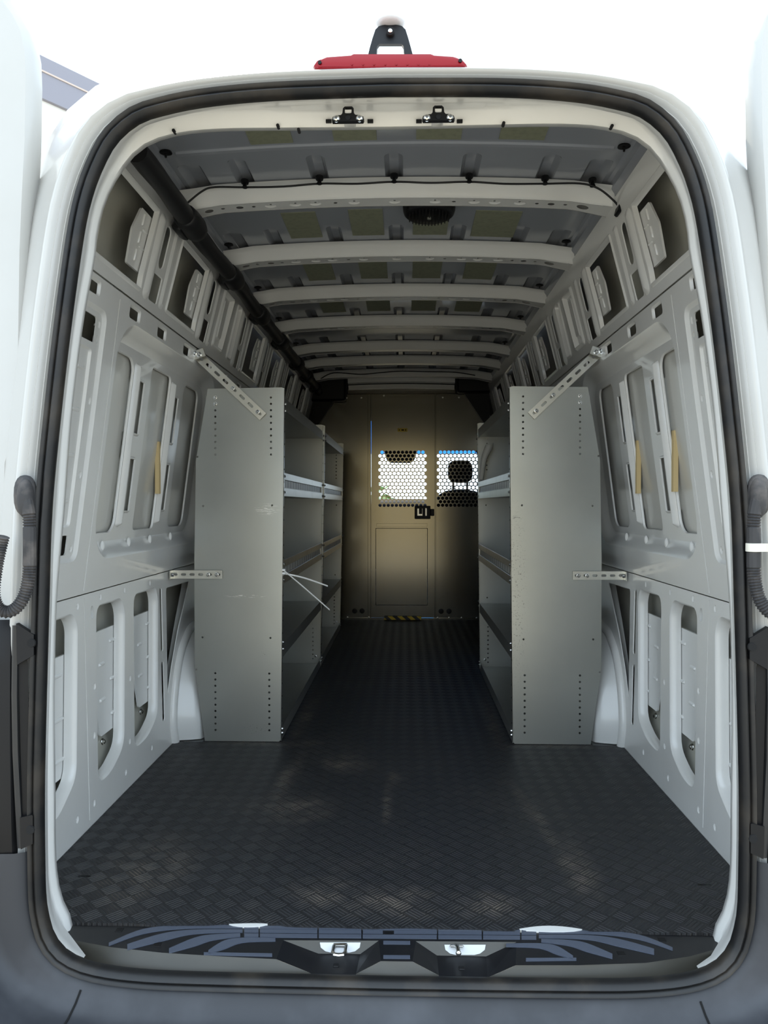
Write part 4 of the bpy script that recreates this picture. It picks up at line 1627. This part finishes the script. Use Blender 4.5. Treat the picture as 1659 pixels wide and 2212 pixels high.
sp = empty('roof_fixture', (.115, 2.60, 1.93), 'round black ribbed roof fixture behind the first bow', 'roof fixture')  # speaker grille, not a lamp
b = MB()
rows = []
for r_, z_ in ((.090, 1.945), (.088, 1.915), (.084, 1.903), (.076, 1.896), (.03, 1.892), (.001, 1.892)):
    rows.append([Vector((.115 + r_ * math.cos(2 * math.pi * j / 40), 2.60 + r_ * math.sin(2 * math.pi * j / 40), z_)) for j in range(40)])
b.quad_grid(rows, True)
b.build('housing', M['black'], sp, 40)
for i in range(13):
    xx = -.066 + i * .011
    hw = math.sqrt(max(0, .074 ** 2 - xx * xx)) * .92
    b = MB()
    b.bx(.115 + xx - .0018, .115 + xx + .0018, 2.60 - hw, 2.60 + hw, 1.888, 1.897)
    b.build('grille_slat', M['black'], sp, None)
b = MB()
b.tube([(.115, 2.60, 1.893), (.115, 2.60, 1.8865)], [.008, .007], 14)
b.build('centre_cap', M['zinc'], sp)

# ================================================================== PARTITION
YP = 6.115
pt = empty('partition', (0, YP, 0), 'scuffed grey steel partition with door between cargo and cab', 'partition')


def hexholes(x0, x1, z0, z1, pitch=.0326, r=.0137):
    out = []
    dz_ = pitch * .866
    nz_ = int((z1 - z0) / dz_)
    for j in range(nz_ + 1):
        z_ = z1 - r - j * dz_
        a = x0 + r + (pitch / 2 if j % 2 == 0 else 0)
        while a < x1 - r + .004:
            out.append(circ(a, z_, r, n=10))
            a += pitch
    return out


pl_o = plate('side_panel', [(-.875, .004), (-.2428, .004), (-.2428, 1.802), (-.495, 1.802), (-.665, 1.55), (-.81, 1.36), (-.875, 1.30)], [circ(-.374, .067, .021, n=16), circ(-.315, .067, .021, n=16)], .003, (0, YP, 0), (1, 0, 0), (0, 0, 1), M['part'], pt)
plate('side_panel', [(.258, .004), (.875, .004), (.875, 1.35), (.82, 1.45), (.715, 1.62), (.585, 1.80), (.258, 1.80)], hexholes(.283, .66, .918, 1.352) + [circ(.318, .067, .021, n=16), circ(.381, .067, .021, n=16)], .003, (0, YP, 0), (1, 0, 0), (0, 0, 1), M['part'], pt)
for a in (-.374, -.315, .318, .381):
    b = MB()
    b.tube([(a, YP + .006, .067), (a, YP - .003, .067), (a, YP - .004, .067)], [.021, .021, .016], 16)
    b.build('rubber_plug', M['black'], pt)
dr = plate('partition_door', [(-.241, .016), (.265, .016), (.265, 1.80), (-.241, 1.80)], hexholes(-.184, .206, .918, 1.352) + [rrect(-.207, .211, .113, .732, .004, 2)], .003, (0, YP - .004, 0), (1, 0, 0), (0, 0, 1), M['part'], pt)
plate('door_inset', rrect(-.203, .207, .117, .728, .004, 2), [], .003, (0, YP - .002, 0), (1, 0, 0), (0, 0, 1), M['part'], dr)
MB().bx(-.198, .207, YP - .009, YP - .005, .742, .770, .001).build('door_rail', M['part'], dr, None)
MB().bx(-.226, -.210, YP - .006, YP - .004, .08, .74, 0).build('door_edge', M['part'], dr, None)
b = MB()
b.bx(-.268, -.246, YP - .012, YP, .004, 1.81, .002)
b.bx(.2665, .276, YP - .012, YP, .004, 1.81, .002)
b.bx(-.268, .28, YP - .012, YP, 1.801, 1.815, .002)
b.build('door_frame', M['part'], pt, None)
MB().bx(-.875, .875, YP - .02, YP, -.002, .012, .002).build('sill_angle', M['part'], pt, None)
MB().bx(-.137, .160, YP - .022, YP - .0205, .0, .028).build('hazard_tape', M['hazard'], pt, None)
MB().bx(-.030, .048, YP - .0055, YP - .0045, 1.503, 1.529).build('warning_sticker', M['yellow'], dr, None)
for i, w_ in ((0, .008), (1, .02), (2, .008)):
    x_ = (-.02, .0, .03)[i]
    MB().bx(x_, x_ + w_, YP - .0062, YP - .0054, 1.511, 1.521).build('sticker_print', M['dark'], dr, None)
# latch
lt = MB()
lt.bx(.106, .232, YP - .022, YP - .004, .805, .91, .004)
lo_ = lt.build('door_latch', M['black'], dr)
MB().bx(.128, .168, YP - .0225, YP - .0215, .832, .888, 0).build('latch_paddle', M['zinc'], lo_, None)
MB().bx(.140, .166, YP - .027, YP - .022, .845, .888, .001).build('latch_cover', M['black'], lo_, None)
MB().bx(.190, .203, YP - .026, YP - .0215, .83, .892, .001).build('latch_lever', M['alu'], lo_, None)
MB().bx(.232, .262, YP - .028, YP - .004, .83, .885, .003).build('latch_bolt', M['black'], lo_)
for a, z_ in ((-.44, 1.775), (-.32, 1.775), (.33, 1.775), (.46, 1.775), (-.43, .018), (-.26, .018), (.29, .018), (.38, .018), (.48, .018), (.60, .018)):
    bolt((a, YP - .004 if z_ > 1 else YP - .021, z_), pt, '-y', .9)
bolt((-.14, YP - .008, 1.79), dr, '-y', .9)
for s in (-1, 1):
    root = empty('overhead_cover', (s * .56, 6.05, 1.72), 'black overhead cover at the %s top corner above the partition' % ('left' if s < 0 else 'right'), 'cover', 'black overhead corner covers')
    b = MB()
    b.bx(s * .44, s * .72, 6.00, 6.10, 1.80 if s > 0 else 1.74, 1.925, .012)
    b.build('cover_shell', M['black'], root)
    b = MB()
    b.prism([(s * .70, 6.09, 1.80), (s * .50, 6.09, 1.80), (s * .70, 6.09, 1.50)], (0, .02, 0))
    b.build('cover_web', M['black'], root)
b = MB()
b.bx(-.74, .74, YP + .03, YP + .05, 1.78, 1.93)
for s in (-1, 1):
    b.prism([(s * .48, YP + .03, 1.93), (s * .48, YP + .03, 1.60), (s * .62, YP + .03, 1.3), (s * .96, YP + .03, 1.1), (s * .96, YP + .03, 1.93)], (0, .02, 0))  # added dark backing that shuts cab light out of the corner gaps
tag(b.build('wall_front', M['dash'], None, None), 'dark cab headliner edge with added corner backing above the partition', 'wall', kind='structure')

# ================================================================== CAB BEYOND THE PARTITION
def seat(x_, label):
    root = empty('cab_seat', (x_, 6.62, -.05), label, 'seat', 'cab seats')
    b = MB()
    b.ell((x_, 6.62, .63), .26, .09, .42, 18, 12, .6)
    b.build('backrest', M['seat'], root, 60)
    b = MB()
    b.ell((x_, 6.82, .25), .26, .24, .12, 18, 10, .6)
    b.build('seat_cushion', M['seat'], root, 60)
    b = MB()
    b.ell((x_, 6.62, 1.205), .108, .05, .098, 16, 10, .62)
    b.build('headrest', M['seat'], root, 60)
    for a in (-.06, .06):
        b = MB()
        b.tube([(x_ + a, 6.62, 1.0), (x_ + a, 6.62, 1.14)], .009, 8)
        b.build('headrest_post', M['seat'], root)
    MB().bx(x_ - .22, x_ + .22, 6.55, 7.02, -.10, .14, .01).build('seat_base', M['dash'], root)


seat(.505, 'dark cab seat with headrest seen through the right perforated window')
seat(-.56, 'dark cab seat hidden behind the left partition panel')
root = empty('dashboard', (0, 7.35, .6), 'dark dashboard below the windscreen', 'dashboard')
b = MB()
b.quad_grid([[Vector((a, y_, z_ + .02 * math.cos(a * 2))) for y_, z_ in ((7.15, .3), (7.12, .7), (7.16, .90), (7.24, .955), (7.5, .945), (7.7, .90))] for a in [-.85 + .085 * i for i in range(21)]])
b.build('dash_top', M['dash'], root, 50)
root = empty('mirror_console', (0, 7.0, 1.45), 'dark rounded sensor housing at the top centre of the windscreen', 'mirror housing')
b = MB()
b.prism([(-.012 + a, 7.0, z_) for a, z_ in ((-.15, 1.50), (-.15, 1.44), (-.142, 1.37), (-.125, 1.325), (-.095, 1.305), (.09, 1.303), (.12, 1.32), (.138, 1.36), (.147, 1.43), (.147, 1.50))], (0, .06, 0))
b.build('housing', M['black'], root)
ws = empty('window_1', (0, 7.3, .95), 'windscreen with a blue tinted band along its top', 'window', kind='structure')
wy = lambda z_: 7.62 - (z_ - .93) * .62
def wq(z0, z1):
    q = MB()
    q.quad_grid([[Vector((a, wy(z_) - .10 * a * a, z_)) for a in [-.85 + .17 * i for i in range(11)]] for z_ in (z0, z1)])
    return q
wq(.90, 1.405).build('windscreen', M['glass'], ws, 60)
wq(1.405, 1.72).build('tint_band', M['bluetint'], ws, 60)
b = MB()
b.quad_grid([[Vector((a, y_, z_)) for a in (-.9, .9)] for y_, z_ in ((6.13, 1.93), (6.85, 1.90), (7.12, 1.74), (7.13, 1.70))])
b.build('headliner', M['dash'], ws, None)
for s in (-1, 1):
    b = MB()
    b.quad_grid([[Vector((s * .90, y_, z_)) for z_ in (-.1, .85)] for y_ in (6.3, 7.6)])
    b.bx(s * .86, s * .92, 6.2, 6.6, .8, 1.9)
    b.tube([(s * .86, 7.62, .9), (s * .80, 7.05, 1.75)], .05, 8)
    b.build('cab_side', M['dash'], ws, None)
MB().bx(-.9, .9, 6.2, 7.7, -.12, -.1).build('cab_floor', M['dash'], ws, None)
MB().bx(-.9, .9, 7.55, 8.1, -.1, .88, .05).build('bonnet', M['ext'], ws)

# tree ahead of the van
root = empty('tree', (-.95, 13.0, -.72), 'leafy green tree seen through the left perforated window', 'tree')
b = MB()
b.tube([(-.95, 13, -.72), (-.93, 13, .1), (-.97, 13.05, .7)], [.12, .09, .05], 8)
b.build('trunk', M['bark'], root)
b = MB()
rnd = random.Random(7)
for i in range(1500):
    a, e_, r_ = rnd.uniform(0, 6.283), rnd.uniform(-1, 1), rnd.random() ** .45
    h_ = math.sqrt(1 - e_ * e_)
    c_ = Vector((-1.0 + 1.15 * r_ * h_ * math.cos(a), 13 + 1.0 * r_ * h_ * math.sin(a), .35 + 1.1 * r_ * e_))
    t1 = Vector((rnd.uniform(-1, 1), rnd.uniform(-1, 1), rnd.uniform(-1, 1))).normalized() * .09
    t2 = t1.cross(Vector((rnd.uniform(-1, 1), rnd.uniform(-1, 1), rnd.uniform(-1, 1)))).normalized() * .05
    k0 = len(b.v)
    b.v += [c_ - t1, c_ + t2, c_ + t1, c_ - t2]
    b.f.append((k0, k0 + 1, k0 + 2, k0 + 3))
b.build('crown', M['leaf'], root, None)['kind'] = 'stuff'

# ================================================================== BUILDINGS
def wing(name, p, q, h0, band, label, depth):
    """wall from p to q (plan), parapet band on top"""
    p, q = Vector((p[0], p[1], 0)), Vector((q[0], q[1], 0))
    root = empty(name, (p.x, p.y, -.72), label, 'building', 'white buildings beside the yard')
    d = (q - p).normalized()
    nn = Vector((-d.y, d.x, 0)) * depth
    def slab(z0, z1, o_, nm, mt):
        s_ = MB()
        po = [p - nn.normalized() * o_, q - nn.normalized() * o_, q + nn, p + nn]
        s_.prism([Vector((t.x, t.y, z0)) for t in po], (0, 0, z1 - z0))
        s_.build(nm, mt, root, None)
    slab(-.72, h0, 0, 'wall', M['wallbld'])
    slab(h0, h0 + band * .62, .05, 'parapet', M['band'])
    slab(h0 + band * .62, h0 + band * .66, .06, 'parapet_joint', M['line'])
    slab(h0 + band * .66, h0 + band, .05, 'parapet_cap', M['band'])
    slab(h0 - 1.05, h0 - 1.02, .01, 'wall_joint', M['line'])


wing('building', (-6.2, 5.5), (-3.2, 9.7), 5.46, .47, 'white building with grey parapet behind the left door', 4)
wing('building', (4.5, 10.0), (9.5, 5.8), 4.92, .42, 'white building with grey parapet behind the right door', 4)

# added tan wall, unseen behind the camera, giving warm reflections in the van
b = MB()
b.bx(-1.8, 3.3, -13.4, -13, -.72, 3.4)
tag(b.build('wall_reflector', simple('tan_render', rgb(186, 168, 128), .9), None, None), 'added tan wall, unseen behind the viewpoint, for warm reflections', 'wall', kind='structure')
